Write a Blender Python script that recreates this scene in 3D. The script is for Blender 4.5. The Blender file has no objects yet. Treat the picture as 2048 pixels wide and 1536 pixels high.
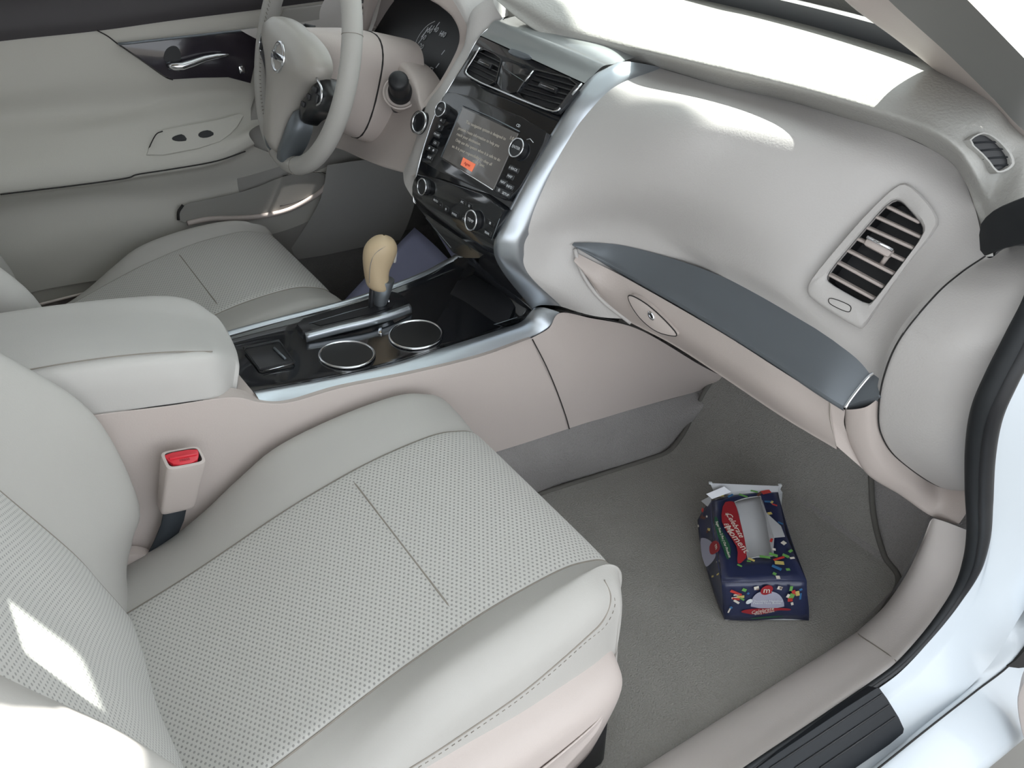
import bpy, bmesh, math, random
from mathutils import Vector, Matrix

random.seed(4)
# ------------------------------------------------------------------ camera
# car frame: x forward, y to the driver's side (left), z up, floor mat at z = 0, metres
FPX = 1620.0
_dx = Vector((2966, -1168, 1620)).normalized()
_dy = Vector((-1324, -1118, 1620)); _dy = (_dy - _dx * _dy.dot(_dx)).normalized()
_dz = _dx.cross(_dy)
RIGHT = Vector((_dx[0], _dy[0], _dz[0])); DOWN = Vector((_dx[1], _dy[1], _dz[1])); FWD = Vector((_dx[2], _dy[2], _dz[2]))
CAM = Vector((0.0, -1.06, 1.02))
scene = bpy.context.scene
COL = scene.collection
cam_data = bpy.data.cameras.new('camera'); cam = bpy.data.objects.new('camera', cam_data); COL.objects.link(cam)
cam_data.sensor_width = 36.0; cam_data.lens = FPX / 2048 * 36.0
cam_data.clip_start = 0.02; cam_data.clip_end = 200
cam.matrix_world = Matrix(((RIGHT.x, -DOWN.x, -FWD.x, CAM.x), (RIGHT.y, -DOWN.y, -FWD.y, CAM.y), (RIGHT.z, -DOWN.z, -FWD.z, CAM.z), (0, 0, 0, 1)))
scene.camera = cam
# ------------------------------------------------------------------ light
scene.view_settings.view_transform = 'Standard'; scene.view_settings.look = 'None'
scene.view_settings.gamma = 1.0; scene.view_settings.use_curve_mapping = False
scene.view_settings.exposure = 0.82
world = bpy.data.worlds.new('sky'); scene.world = world; world.use_nodes = True
bgn = world.node_tree.nodes['Background']
bgn.inputs[0].default_value = (0.90, 0.95, 1.0, 1); bgn.inputs[1].default_value = 1.6
sun_d = bpy.data.lights.new('sun', 'SUN'); sun_d.energy = 9.0; sun_d.angle = math.radians(0.6); sun_d.color = (1.0, 0.965, 0.91)
sun = bpy.data.objects.new('sun', sun_d); COL.objects.link(sun)
SUN_DIR = Vector((0.72, 0.045, 1.0)).normalized()          # towards the sun: ahead of the car, a little to its right
sun.rotation_euler = SUN_DIR.to_track_quat('Z', 'Y').to_euler()

# ------------------------------------------------------------------ helpers
def ray(px, py): return RIGHT * (px - 1024) + DOWN * (py - 768) + FWD * FPX
def A(px, py, **k):
    r = ray(px, py); (ax, v), = k.items(); i = 'xyz'.index(ax)
    return CAM + r * ((v - CAM[i]) / r[i])
def P(t):
    """(px,py,-y) / (px,py,+z) / (px,py,'y',v) read off the photograph at a known height or lateral place, or a plain (x,y,z)"""
    if isinstance(t, Vector): return t.copy()
    if len(t) == 4: return A(t[0], t[1], **{t[2]: t[3]})
    if max(abs(t[0]), abs(t[1])) > 3: return A(t[0], t[1], **({'y': t[2]} if t[2] < 0 else {'z': t[2]}))
    return Vector(t)
def PL(ts): return [P(t) for t in ts]
def cr(pts, n, closed=False):
    k = len(pts); out = []
    for i in range(n):
        if closed: f = i * k / n
        else: f = i * (k - 1) / (n - 1)
        j = int(f); 
        if not closed: j = min(j, k - 2)
        u = f - j
        if closed: p0, p1, p2, p3 = (pts[(j + d) % k] for d in (-1, 0, 1, 2))
        else:
            p1, p2 = pts[j], pts[j + 1]
            p0 = pts[j - 1] if j > 0 else p1 * 2 - p2
            p3 = pts[j + 2] if j + 2 < k else p2 * 2 - p1
        out.append(0.5 * ((2 * p1) + (p2 - p0) * u + (2 * p0 - 5 * p1 + 4 * p2 - p3) * u * u + (3 * p1 - p0 - 3 * p2 + p3) * u ** 3))
    return out
def lin(pts, n):
    out = []
    for i in range(n):
        f = i * (len(pts) - 1) / (n - 1); j = min(int(f), len(pts) - 2); out.append(pts[j].lerp(pts[j + 1], f - j))
    return out
def resample(pts, n):
    L = [0]
    for a, b in zip(pts, pts[1:]): L.append(L[-1] + (b - a).length)
    out = []; j = 0
    for i in range(n):
        d = L[-1] * i / (n - 1)
        while j < len(pts) - 2 and L[j + 1] < d: j += 1
        seg = L[j + 1] - L[j]; out.append(pts[j].lerp(pts[j + 1], (d - L[j]) / seg if seg > 0 else 0))
    return out
def link(name, me, mat, parent=None):
    o = bpy.data.objects.new(name, me); COL.objects.link(o)
    if mat is not None:
        me.materials.clear(); me.materials.append(mat)
    if parent is not None:
        o.parent = parent; o.matrix_parent_inverse = Matrix.Translation(-parent.location) if parent.type == 'EMPTY' else Matrix.Translation(-WORLD0.get(parent.name, Vector((0, 0, 0))))
    return o
WORLD0 = {}
def mesh(name, verts, faces, mat, parent=None, smooth=True, uvs=None):
    me = bpy.data.meshes.new(name); me.from_pydata([tuple(v) for v in verts], [], faces); me.update()
    if smooth:
        for p in me.polygons: p.use_smooth = True
    if uvs:
        ul = me.uv_layers.new(name='UVMap')
        for lp in me.loops: ul.data[lp.index].uv = uvs[lp.vertex_index]
    return link(name, me, mat, parent)
def solid(o, t, off=-1, bevel=0):
    m = o.modifiers.new('thickness', 'SOLIDIFY'); m.thickness = t; m.offset = off
    return o
def grid(rows): return [list(r) for r in rows]
def loft(name, rows, nu, nv, mat, parent=None, thick=0, off=-1, hole=None, linear=False, closed_u=False, bow=None):
    rr = [(cr(r, nu, closed_u) if not linear else lin(r, nu)) for r in rows]
    cols = []
    for i in range(nu):
        c = [r[i] for r in rr]
        cols.append(cr(c, nv) if len(c) > 2 and not linear else lin(c, nv))
    V = []; UV = []; F = []
    mid = nv // 2; ul = [0.0]
    for i in range(1, nu): ul.append(ul[-1] + (cols[i][mid] - cols[i - 1][mid]).length)
    im = nu // 2; vl = [0.0]
    for j in range(1, nv): vl.append(vl[-1] + (cols[im][j] - cols[im][j - 1]).length)
    for i in range(nu):
        for j in range(nv): V.append(cols[i][j]); UV.append((ul[i], vl[j]))
    n2 = nu if closed_u else nu - 1
    for i in range(n2):
        for j in range(nv - 1):
            a, b = i, (i + 1) % nu
            f = (a * nv + j, b * nv + j, b * nv + j + 1, a * nv + j + 1)
            if hole:
                c = (V[f[0]] + V[f[1]] + V[f[2]] + V[f[3]]) / 4
                if any(h(c) for h in hole): continue
            F.append(f)
    o = mesh(name, V, F, mat, parent, True, UV)
    if thick: solid(o, thick, off)
    return o
def frames(path, closed=False):
    T = []; n = len(path)
    for i in range(n):
        a = path[(i - 1) % n] if closed or i else path[0]; b = path[(i + 1) % n] if closed or i < n - 1 else path[-1]
        T.append((b - a).normalized())
    up = Vector((0, 0, 1)) if abs(T[0].z) < 0.9 else Vector((1, 0, 0))
    N = []; cur = (up - T[0] * up.dot(T[0])).normalized()
    for t in T:
        cur = (cur - t * cur.dot(t)); cur = cur.normalized() if cur.length > 1e-6 else t.orthogonal().normalized(); N.append(cur.copy())
    return T, N
def tube_data(path, r, ns=8, closed=False, caps=True, rn=None):
    T, N = frames(path, closed); V = []; F = []; n = len(path)
    for i, p in enumerate(path):
        ri = r[i] if isinstance(r, (list, tuple)) else r; B = T[i].cross(N[i])
        for k in range(ns):
            a = 2 * math.pi * k / ns
            V.append(p + N[i] * (math.cos(a) * ri * (rn or 1)) + B * (math.sin(a) * ri))
    for i in range(n if closed else n - 1):
        for k in range(ns):
            a = i * ns; b = ((i + 1) % n) * ns
            F.append((a + k, a + (k + 1) % ns, b + (k + 1) % ns, b + k))
    if caps and not closed:
        F.append(tuple(range(ns))[::-1]); F.append(tuple((n - 1) * ns + k for k in range(ns)))
    return V, F
def tube(name, path, r, mat, parent=None, ns=8, closed=False, n=None, rn=None):
    if n: path = cr(path, n, closed)
    V, F = tube_data(path, r, ns, closed, True, rn); return mesh(name, V, F, mat, parent)
def chaikin(pts, it=2, closed=True):
    for _ in range(it):
        q = []; n = len(pts)
        for i in range(n if closed else n - 1):
            a, b = pts[i], pts[(i + 1) % n]; q += [a.lerp(b, .25), a.lerp(b, .75)]
        pts = q if closed else [pts[0]] + q + [pts[-1]]
    return pts
class Plane:
    def __init__(s, p, n):
        s.p = Vector(p); s.n = Vector(n).normalized()
        if s.n.dot(CAM - s.p) < 0: s.n = -s.n
    def at(s, px, py, off=0):
        r = ray(px, py); o = s.p + s.n * off; return CAM + r * ((o - CAM).dot(s.n) / r.dot(s.n))
    def pts(s, l, off=0): return [s.at(a, b, off) for a, b in l]
def plane3(a, b, c): return Plane(a, (b - a).cross(c - a))
def prism(name, pts, n, h, mat, parent=None, bevel=0.0, segs=2, smooth=True, back=0.0):
    """closed outline pts (planar) raised by h along n"""
    bm = bmesh.new(); n = Vector(n).normalized()
    vs = [bm.verts.new(p - n * back) for p in pts]; f = bm.faces.new(vs)
    f.normal_update()
    if f.normal.dot(n) < 0: f.normal_flip()
    r = bmesh.ops.extrude_face_region(bm, geom=[f])
    tv = [v for v in r['geom'] if isinstance(v, bmesh.types.BMVert)]
    for v in tv: v.co += n * (h + back)
    if f.is_valid: pass
    bmesh.ops.recalc_face_normals(bm, faces=bm.faces)
    if bevel > 0:
        top = [e for e in bm.edges if all(v in tv for v in e.verts)]
        bmesh.ops.bevel(bm, geom=top, offset=bevel, segments=segs, profile=0.5, affect='EDGES', clamp_overlap=True)
    me = bpy.data.meshes.new(name); bm.to_mesh(me); bm.free()
    o = link(name, me, mat, parent)
    if smooth: sharp(me)
    return o
def sharp(me, ang=35):
    for p in me.polygons: p.use_smooth = True
    try: me.set_sharp_from_angle(angle=math.radians(ang))
    except Exception: pass
def ringframe(name, outer, inner, n, h, mat, parent=None, depth=0.0, lip=0.0):
    """flat frame between two outlines of equal count, raised by h, walls going back by depth"""
    n = Vector(n).normalized(); k = len(outer); V = []; F = []
    layers = [[p - n * depth for p in outer], [p + n * (h - lip) for p in outer], [p.lerp(q, .12) + n * h for p, q in zip(outer, inner)],
              [p.lerp(q, .8) + n * h for p, q in zip(outer, inner)], [p + n * (h - lip * 1.5) for p in inner], [p - n * depth for p in inner]]
    for l in layers: V += l
    for a in range(len(layers) - 1):
        for i in range(k):
            j = (i + 1) % k; F.append((a * k + i, a * k + j, (a + 1) * k + j, (a + 1) * k + i))
    o = mesh(name, V, F, mat, parent); sharp(o.data, 50); return o
def rbox(name, c, size, ax, mat, parent=None, bevel=0.003, segs=2):
    """box with centre c, size along the three axes ax, rounded edges"""
    bm = bmesh.new(); bmesh.ops.create_cube(bm, size=1.0)
    X, Y, Z = [Vector(a).normalized() for a in ax]
    for v in bm.verts: v.co = Vector(c) + X * (v.co.x * size[0]) + Y * (v.co.y * size[1]) + Z * (v.co.z * size[2])
    bmesh.ops.recalc_face_normals(bm, faces=bm.faces)
    if bevel: bmesh.ops.bevel(bm, geom=list(bm.edges), offset=bevel, segments=segs, profile=.5, affect='EDGES', clamp_overlap=True)
    me = bpy.data.meshes.new(name); bm.to_mesh(me); bm.free(); sharp(me, 40)
    return link(name, me, mat, parent)
def lathe(name, c, axis, prof, mat, parent=None, ns=32, sy=1.0, ref=None):
    """prof: (radius, height along axis)"""
    ax = Vector(axis).normalized(); u = Vector(ref) if ref else ax.orthogonal(); u = (u - ax * u.dot(ax)).normalized(); w = ax.cross(u)
    V = []; F = []; c = Vector(c)
    for r, h in prof:
        for k in range(ns):
            a = 2 * math.pi * k / ns; V.append(c + ax * h + u * (r * math.cos(a)) + w * (r * sy * math.sin(a)))
    for i in range(len(prof) - 1):
        for k in range(ns): F.append((i * ns + k, i * ns + (k + 1) % ns, (i + 1) * ns + (k + 1) % ns, (i + 1) * ns + k))
    if prof[0][0] > 1e-6: F.append(tuple(range(ns))[::-1])
    if prof[-1][0] > 1e-6: F.append(tuple((len(prof) - 1) * ns + k for k in range(ns)))
    o = mesh(name, V, F, mat, parent); sharp(o.data, 40); return o
def torus(name, c, axis, R, r, mat, parent=None, ns=40, nr=8, u=None):
    ax = Vector(axis).normalized(); a0 = Vector(u) if u else ax.orthogonal(); a0 = (a0 - ax * a0.dot(ax)).normalized(); b0 = ax.cross(a0); c = Vector(c)
    return tube(name, [c + a0 * (R * math.cos(2 * math.pi * i / ns)) + b0 * (R * math.sin(2 * math.pi * i / ns)) for i in range(ns)], r, mat, parent, nr, True)
def text(name, body, pos, right, n, size, mat, parent=None, align='CENTER', ext=0.00012, shear=0, lift=0.0004, spacing=1.0):
    cu = bpy.data.curves.new(name, 'FONT'); cu.body = body; cu.size = size; cu.align_x = align; cu.align_y = 'CENTER'; cu.extrude = ext; cu.resolution_u = 2; cu.shear = shear; cu.space_line = spacing
    to = bpy.data.objects.new(name, cu); COL.objects.link(to)
    X = Vector(right).normalized(); Z = Vector(n).normalized(); X = (X - Z * X.dot(Z)).normalized(); Y = Z.cross(X)
    M = Matrix(((X.x, Y.x, Z.x, pos[0]), (X.y, Y.y, Z.y, pos[1]), (X.z, Y.z, Z.z, pos[2]), (0, 0, 0, 1)))
    dg = bpy.context.evaluated_depsgraph_get(); me = bpy.data.meshes.new_from_object(to.evaluated_get(dg))
    bpy.data.objects.remove(to); bpy.data.curves.remove(cu)
    me.transform(M @ Matrix.Translation((0, 0, lift))); me.name = name
    return link(name, me, mat, parent)
def thing(name, label, cat, loc=(0, 0, 0), group=None, kind=None):
    o = bpy.data.objects.new(name, None); COL.objects.link(o); o.location = loc; o.empty_display_size = .05
    return tag(o, label, cat, group, kind)
def tag(o, label=None, cat=None, group=None, kind=None):
    if label: o['label'] = label
    if cat: o['category'] = cat
    if group: o['group'] = group
    if kind: o['kind'] = kind
    return o
def project(p):
    d = p - CAM; z = d.dot(FWD); return (1024 + FPX * d.dot(RIGHT) / z, 768 + FPX * d.dot(DOWN) / z)
def inpoly(poly, cl=None):
    """test for cutting an opening: does a point of the panel lie within this outline (outline given on the panel itself)"""
    def f(c):
        x, y = project(c); ins = False; n = len(poly)
        for i in range(n):
            (x1, y1), (x2, y2) = poly[i], poly[(i + 1) % n]
            if (y1 > y) != (y2 > y) and x < (x2 - x1) * (y - y1) / (y2 - y1) + x1: ins = not ins
        return ins
    return f

from mathutils.bvhtree import BVHTree
class Surf:
    """lets a detail be set down on a curved panel already built"""
    def __init__(s, o): s.t = BVHTree.FromPolygons([v.co for v in o.data.vertices], [tuple(p.vertices) for p in o.data.polygons])
    def hit(s, px, py):
        h = s.t.ray_cast(CAM, ray(px, py).normalized()); n = h[1]
        if n is not None and n.dot(CAM - h[0]) < 0: n = -n
        return h[0], n
    def plane(s, pts, off=0.0):
        hs = [s.hit(*q) for q in pts]; hs = [h for h in hs if h[0] is not None]
        c = sum((h[0] for h in hs), Vector()) / len(hs); n = sum((h[1] for h in hs), Vector()).normalized()
        top = max((h[0] - c).dot(n) for h in hs); return Plane(c + n * (off + .5 * top), n)
# ------------------------------------------------------------------ materials
def lin3(r, g, b): return tuple(((c / 255) / 12.92 if c / 255 <= .04045 else ((c / 255 + .055) / 1.055) ** 2.4) for c in (r, g, b)) + (1,)
def mat(name, col, rough=.5, metal=0.0, grain=0, gscale=400, coat=0.0, spec=.5, var=0.0, vscale=6, sheen=0.0, emit=None, estr=0):
    m = bpy.data.materials.new(name); m.use_nodes = True; nt = m.node_tree; b = nt.nodes['Principled BSDF']
    c = lin3(*col); b.inputs['Base Color'].default_value = c; b.inputs['Roughness'].default_value = rough; b.inputs['Metallic'].default_value = metal
    b.inputs['Specular IOR Level'].default_value = spec; b.inputs['Coat Weight'].default_value = coat; b.inputs['Coat Roughness'].default_value = .04
    if sheen: b.inputs['Sheen Weight'].default_value = sheen
    if emit: b.inputs['Emission Color'].default_value = lin3(*emit); b.inputs['Emission Strength'].default_value = estr
    tc = nt.nodes.new('ShaderNodeTexCoord')
    if grain:
        n = nt.nodes.new('ShaderNodeTexNoise'); n.inputs['Scale'].default_value = gscale; n.inputs['Detail'].default_value = 2
        bp = nt.nodes.new('ShaderNodeBump'); bp.inputs['Strength'].default_value = grain; bp.inputs['Distance'].default_value = .0008
        nt.links.new(tc.outputs['Object'], n.inputs['Vector']); nt.links.new(n.outputs['Fac'], bp.inputs['Height']); nt.links.new(bp.outputs['Normal'], b.inputs['Normal'])
    if var:
        n = nt.nodes.new('ShaderNodeTexNoise'); n.inputs['Scale'].default_value = vscale; n.inputs['Detail'].default_value = 3
        mx = nt.nodes.new('ShaderNodeMix'); mx.data_type = 'RGBA'
        mx.inputs['A'].default_value = tuple(x * (1 - var) for x in c[:3]) + (1,); mx.inputs['B'].default_value = tuple(min(1, x * (1 + var)) for x in c[:3]) + (1,)
        nt.links.new(tc.outputs['Object'], n.inputs['Vector']); nt.links.new(n.outputs['Fac'], mx.inputs['Factor']); nt.links.new(mx.outputs['Result'], b.inputs['Base Color'])
    return m
def perforated(name, col, dot, pitch=.0060, rad=.20):
    m = mat(name, col, .85, sheen=.15); nt = m.node_tree; b = nt.nodes['Principled BSDF']; N = nt.nodes.new; L = nt.links.new
    uv = N('ShaderNodeUVMap'); uv.uv_map = 'UVMap'
    sc = N('ShaderNodeVectorMath'); sc.operation = 'MULTIPLY'; sc.inputs[1].default_value = (1 / pitch, .62 / pitch, 0); L(uv.outputs[0], sc.inputs[0])
    ds = []
    for o in (0, .5):
        ad = N('ShaderNodeVectorMath'); ad.operation = 'ADD'; ad.inputs[1].default_value = (o, o, 0); L(sc.outputs[0], ad.inputs[0])
        fr = N('ShaderNodeVectorMath'); fr.operation = 'FRACTION'; L(ad.outputs[0], fr.inputs[0])
        sb = N('ShaderNodeVectorMath'); sb.operation = 'SUBTRACT'; sb.inputs[1].default_value = (.5, .5, 0); L(fr.outputs[0], sb.inputs[0])
        st = N('ShaderNodeVectorMath'); st.operation = 'MULTIPLY'; st.inputs[1].default_value = (1, 1.5, 0); L(sb.outputs[0], st.inputs[0])
        ln = N('ShaderNodeVectorMath'); ln.operation = 'LENGTH'; L(st.outputs[0], ln.inputs[0]); ds.append(ln.outputs['Value'])
    mn = N('ShaderNodeMath'); mn.operation = 'MINIMUM'; L(ds[0], mn.inputs[0]); L(ds[1], mn.inputs[1])
    rp = N('ShaderNodeMapRange'); rp.inputs['From Min'].default_value = rad * .7; rp.inputs['From Max'].default_value = rad * 1.3; rp.interpolation_type = 'SMOOTHSTEP'; L(mn.outputs[0], rp.inputs['Value'])
    mx = N('ShaderNodeMix'); mx.data_type = 'RGBA'; mx.inputs['A'].default_value = lin3(*dot); mx.inputs['B'].default_value = lin3(*col)
    L(rp.outputs[0], mx.inputs['Factor']); L(mx.outputs['Result'], b.inputs['Base Color'])
    bp = N('ShaderNodeBump'); bp.inputs['Strength'].default_value = .5; bp.inputs['Distance'].default_value = .001; L(rp.outputs[0], bp.inputs['Height']); L(bp.outputs['Normal'], b.inputs['Normal'])
    return m
def carpet(name, col):
    m = mat(name, col, 1.0, spec=.1); nt = m.node_tree; b = nt.nodes['Principled BSDF']; N = nt.nodes.new; L = nt.links.new
    tc = N('ShaderNodeTexCoord'); n1 = N('ShaderNodeTexNoise'); n1.inputs['Scale'].default_value = 420; n1.inputs['Detail'].default_value = 3
    n2 = N('ShaderNodeTexNoise'); n2.inputs['Scale'].default_value = 14; n2.inputs['Detail'].default_value = 4
    L(tc.outputs['Object'], n1.inputs['Vector']); L(tc.outputs['Object'], n2.inputs['Vector'])
    c = lin3(*col); mx = N('ShaderNodeMix'); mx.data_type = 'RGBA'; mx.inputs['A'].default_value = tuple(x * .72 for x in c[:3]) + (1,); mx.inputs['B'].default_value = tuple(x * 1.25 for x in c[:3]) + (1,)
    ad = N('ShaderNodeMath'); ad.operation = 'MULTIPLY_ADD'; ad.inputs[1].default_value = .55; L(n1.outputs['Fac'], ad.inputs[0])
    m2 = N('ShaderNodeMath'); m2.operation = 'MULTIPLY'; m2.inputs[1].default_value = .45; L(n2.outputs['Fac'], m2.inputs[0]); L(m2.outputs[0], ad.inputs[2])
    L(ad.outputs[0], mx.inputs['Factor']); L(mx.outputs['Result'], b.inputs['Base Color'])
    bp = N('ShaderNodeBump'); bp.inputs['Strength'].default_value = .8; bp.inputs['Distance'].default_value = .003; L(n1.outputs['Fac'], bp.inputs['Height']); L(bp.outputs['Normal'], b.inputs['Normal'])
    return m
def glass(name, tint=(.86, .92, .9), gloss=.08):
    m = bpy.data.materials.new(name); m.use_nodes = True; nt = m.node_tree; nt.nodes.clear(); N = nt.nodes.new; L = nt.links.new
    o = N('ShaderNodeOutputMaterial'); t = N('ShaderNodeBsdfTransparent'); t.inputs[0].default_value = tint + (1,)
    g = N('ShaderNodeBsdfGlossy'); g.inputs['Roughness'].default_value = .02; f = N('ShaderNodeFresnel'); f.inputs['IOR'].default_value = 1.45
    mx = N('ShaderNodeMixShader'); L(f.outputs[0], mx.inputs[0]); L(t.outputs[0], mx.inputs[1]); L(g.outputs[0], mx.inputs[2]); L(mx.outputs[0], o.inputs[0])
    return m
def fabric(name):
    m = bpy.data.materials.new(name); m.use_nodes = True; nt = m.node_tree; nt.nodes.clear(); N = nt.nodes.new; L = nt.links.new
    o = N('ShaderNodeOutputMaterial'); d = N('ShaderNodeBsdfDiffuse'); d.inputs[0].default_value = (.80, .81, .82, 1); t = N('ShaderNodeBsdfTranslucent'); t.inputs[0].default_value = (.74, .76, .78, 1)
    mx = N('ShaderNodeMixShader'); mx.inputs[0].default_value = .4; L(d.outputs[0], mx.inputs[1]); L(t.outputs[0], mx.inputs[2]); L(mx.outputs[0], o.inputs[0]); return m
M = dict(
    pad=mat('dash_pad_vinyl', (168, 167, 163), .42, grain=.9, gscale=260, spec=.5),
    dash=mat('dash_plastic', (188, 185, 183), .46, grain=.35, gscale=420, spec=.45),
    beige=mat('beige_plastic', (188, 178, 173), .5, grain=.25, gscale=500, spec=.4),
    vinyl=mat('seat_vinyl', (175, 173, 169), .55, grain=.2, gscale=600, spec=.35, var=.04),
    perf=perforated('perforated_cloth', (187, 186, 182), (146, 145, 143)),
    arm=mat('armrest_vinyl', (192, 190, 187), .6, grain=.15, gscale=600, spec=.3, var=.05, vscale=9),
    seam=mat('seam_thread', (138, 132, 124), .8),
    gap=mat('panel_gap', (34, 33, 33), .8),
    piano=mat('piano_black', (28, 30, 34), .12, coat=.6, spec=.5),
    black=mat('black_plastic', (34, 35, 38), .45, spec=.4),
    button=mat('button_black', (30, 31, 34), .3, spec=.5),
    satin=mat('satin_silver', (176, 182, 188), .32, metal=.85, spec=.5),
    darksilver=mat('dark_silver_trim', (112, 118, 124), .42, metal=.5, grain=.08, gscale=900),
    chrome=mat('chrome', (226, 228, 232), .12, metal=1.0),
    rubber=mat('black_rubber', (30, 33, 36), .6, spec=.35),
    carpet=carpet('grey_carpet', (148, 145, 144)),
    mat=carpet('grey_mat_pile', (148, 146, 142)),
    binding=mat('mat_binding', (96, 94, 90), .9),
    white=mat('white_paint', (196, 204, 211), .3, coat=.3),
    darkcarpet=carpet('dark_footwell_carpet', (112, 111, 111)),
    red=mat('buckle_red', (206, 44, 58), .35),
    tan=mat('tan_leather', (186, 166, 136), .5, grain=.15, gscale=500),
    print=mat('white_print', (214, 218, 222), .5),
    screen=mat('screen_glass', (70, 70, 72), .12, coat=.5, emit=(128, 124, 118), estr=.12),
    scrtext=mat('screen_text', (160, 156, 146), .4, emit=(190, 184, 172), estr=.12),
    orange=mat('screen_button', (214, 110, 76), .3, emit=(226, 112, 78), estr=.28),
    scuff=mat('scuff_black', (24, 28, 33), .55, spec=.3),
    windowtrim=mat('belt_trim_dark', (60, 57, 60), .6),
    blue=mat('blue_sheet', (200, 206, 246), .5),
    glass=glass('clear_glass'), tint=glass('tinted_glass', (.35, .36, .36)),
    hood=mat('headliner', (196, 188, 176), .9),
    canopy=fabric('added_canopy_fabric'),
    ground=mat('grey_paving', (136, 133, 128), .9, var=.15, vscale=3),
    frit=mat('glass_frit', (84, 86, 90), .35),
    navy=mat('navy_card', (42, 48, 78), .32, coat=.3, var=.1, vscale=40),
    card=mat('grey_card', (176, 178, 182), .7, var=.05, vscale=20),
    cardred=mat('print_red', (150, 40, 48), .4), cardgreen=mat('print_green', (40, 82, 60), .4), cardgrey=mat('print_grey', (160, 160, 178), .4), sill=mat('sill_plastic', (206, 200, 197), .5, grain=.2, gscale=500), well=mat('well_black', (13, 13, 15), .5), liner=mat('liner_card', (206, 208, 212), .7, var=.04, vscale=20),
    pg=mat('print_lime', (104, 158, 84), .4), pr=mat('print_scarlet', (182, 58, 52), .4), py=mat('print_yellow', (194, 176, 104), .4), pc=mat('print_cyan', (54, 104, 150), .4), po=mat('print_choc', (96, 60, 48), .4), pw=mat('print_cream', (214, 208, 198), .4),
)

# ================================================================== the setting
def floor_z(x, y):
    # flat floor, toe-board rising at the front
    t = max(0.0, x - .86); return 1.35 * t * t + (2.2 * max(0, x - 1.0) ** 1.2)
def on_floor(px, py, lift=0.0):
    r = ray(px, py); lo, hi = 0.2, 2.5; r = r / FPX
    for _ in range(50):
        m = (lo + hi) / 2; p = CAM + r * m
        if p.z > floor_z(p.x, p.y) + lift: lo = m
        else: hi = m
    return CAM + r * lo
xs = [-1.0, -.4, 0, .3, .5, .7, .82, .9, .96, 1.02, 1.08, 1.14, 1.2]
floor_rows = [[Vector((x, y, floor_z(x, y) - .004)) for x in xs] for y in (-.80, -.5, -.2, 0)]
tag(loft('floor', floor_rows, 60, 16, M['carpet'], linear=True), 'grey carpeted car floor rising to the toe board', 'floor', kind='structure')
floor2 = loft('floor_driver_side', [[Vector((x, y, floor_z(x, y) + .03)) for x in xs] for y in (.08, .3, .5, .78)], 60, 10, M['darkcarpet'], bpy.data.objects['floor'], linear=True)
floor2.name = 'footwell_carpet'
# tunnel carpet beside the console
tunnel = loft('tunnel_carpet', [
    [P(t) for t in [(300, 1185, -.150), (700, 1050, -.154), (1000, 900, -.160), (1138, 856, -.165), (1256, 820, -.168), (1394, 782, -.17), (1450, 742, -.17)]],
    [P(t) for t in [(300, 1230, -.165), (700, 1080, -.168), (1040, 945, -.178), (1160, 905, -.185), (1280, 868, -.19), (1390, 820, -.198), (1450, 760, -.2)]],
    [Vector((-.1, -.2, -.002)), Vector((.4, -.19, -.002)), on_floor(1085, 990), on_floor(1190, 955), on_floor(1325, 912), on_floor(1385, 850), on_floor(1445, 770)]], 50, 14, M['carpet'], bpy.data.objects['floor'])
# firewall behind everything, left and right kick panels
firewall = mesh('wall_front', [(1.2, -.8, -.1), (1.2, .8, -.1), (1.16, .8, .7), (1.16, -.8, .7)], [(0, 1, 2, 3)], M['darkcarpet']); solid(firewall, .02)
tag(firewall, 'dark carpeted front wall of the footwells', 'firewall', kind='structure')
# roof lining, header and rails
roof_rows = []
for x, z, w in ((.36, 1.185, .50), (.34, 1.20, .54), (.1, 1.235, .57), (-.4, 1.25, .575), (-1.0, 1.22, .56), (-1.3, 1.12, .54)):
    roof_rows.append([Vector((x, -w - .03, z - .06)), Vector((x, -w, z - .02)), Vector((x, -w * .7, z)), Vector((x, 0, z + .012)), Vector((x, w * .7, z)), Vector((x, w, z - .02)), Vector((x, w + .03, z - .06))])
ceil = loft('ceiling', roof_rows, 40, 24, M['hood'], thick=.03, off=1)
tag(ceil, 'pale cloth roof lining above the front seats', 'ceiling', kind='structure')
# outside: ground, bonnet, cowl
g = mesh('ground', [(-12, -12, -.33), (14, -12, -.33), (14, 12, -.33), (-12, 12, -.33)], [(0, 1, 2, 3)], M['ground'], smooth=False)
tag(g, 'grey paved ground outside the car', 'ground', kind='structure')
# windscreen with black border and the cowl and bonnet ahead of it
def wbase(y): return Vector((1.10 - .30 * y * y, y, .772))
def whead(y): return Vector((.36 + .04 - .2 * y * y, y, 1.185))
ys = [-.60, -.4, -.2, 0, .2, .4, .60]
ws = loft('window_1', [[wbase(y) for y in ys], [wbase(y).lerp(whead(y * .88), .5) + Vector((.02, 0, .025)) for y in ys], [whead(y * .88) for y in ys]], 30, 12, M['glass'])
tag(ws, 'clear windscreen rising from the back of the dash top', 'windscreen', kind='structure')
frit = loft('frit_border', [[wbase(y) + Vector((-.004, 0, -.03)) for y in ys], [wbase(y).lerp(whead(y * .88), .05) + Vector((-.004, 0, .004)) for y in ys]], 30, 3, M['frit'], ws)
cowl = loft('cowl_panel', [[wbase(y) + Vector((.03, 0, .012)) for y in ys], [wbase(y) + Vector((.16, 0, .03)) for y in ys]], 30, 4, mat('cowl_grey', (120, 126, 122), .6))
tag(cowl, 'grey plastic cowl strip below the windscreen', 'cowl')
bon = loft('bonnet', [[wbase(y) + Vector((.17, 0, .035)) for y in ys], [Vector((1.7, y * 1.25, .80 - .25 * y * y)) for y in ys], [Vector((2.3, y * 1.2, .66 - .25 * y * y)) for y in ys]], 30, 12, M['white'])
tag(bon, 'white car bonnet beyond the windscreen', 'bonnet')
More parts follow.
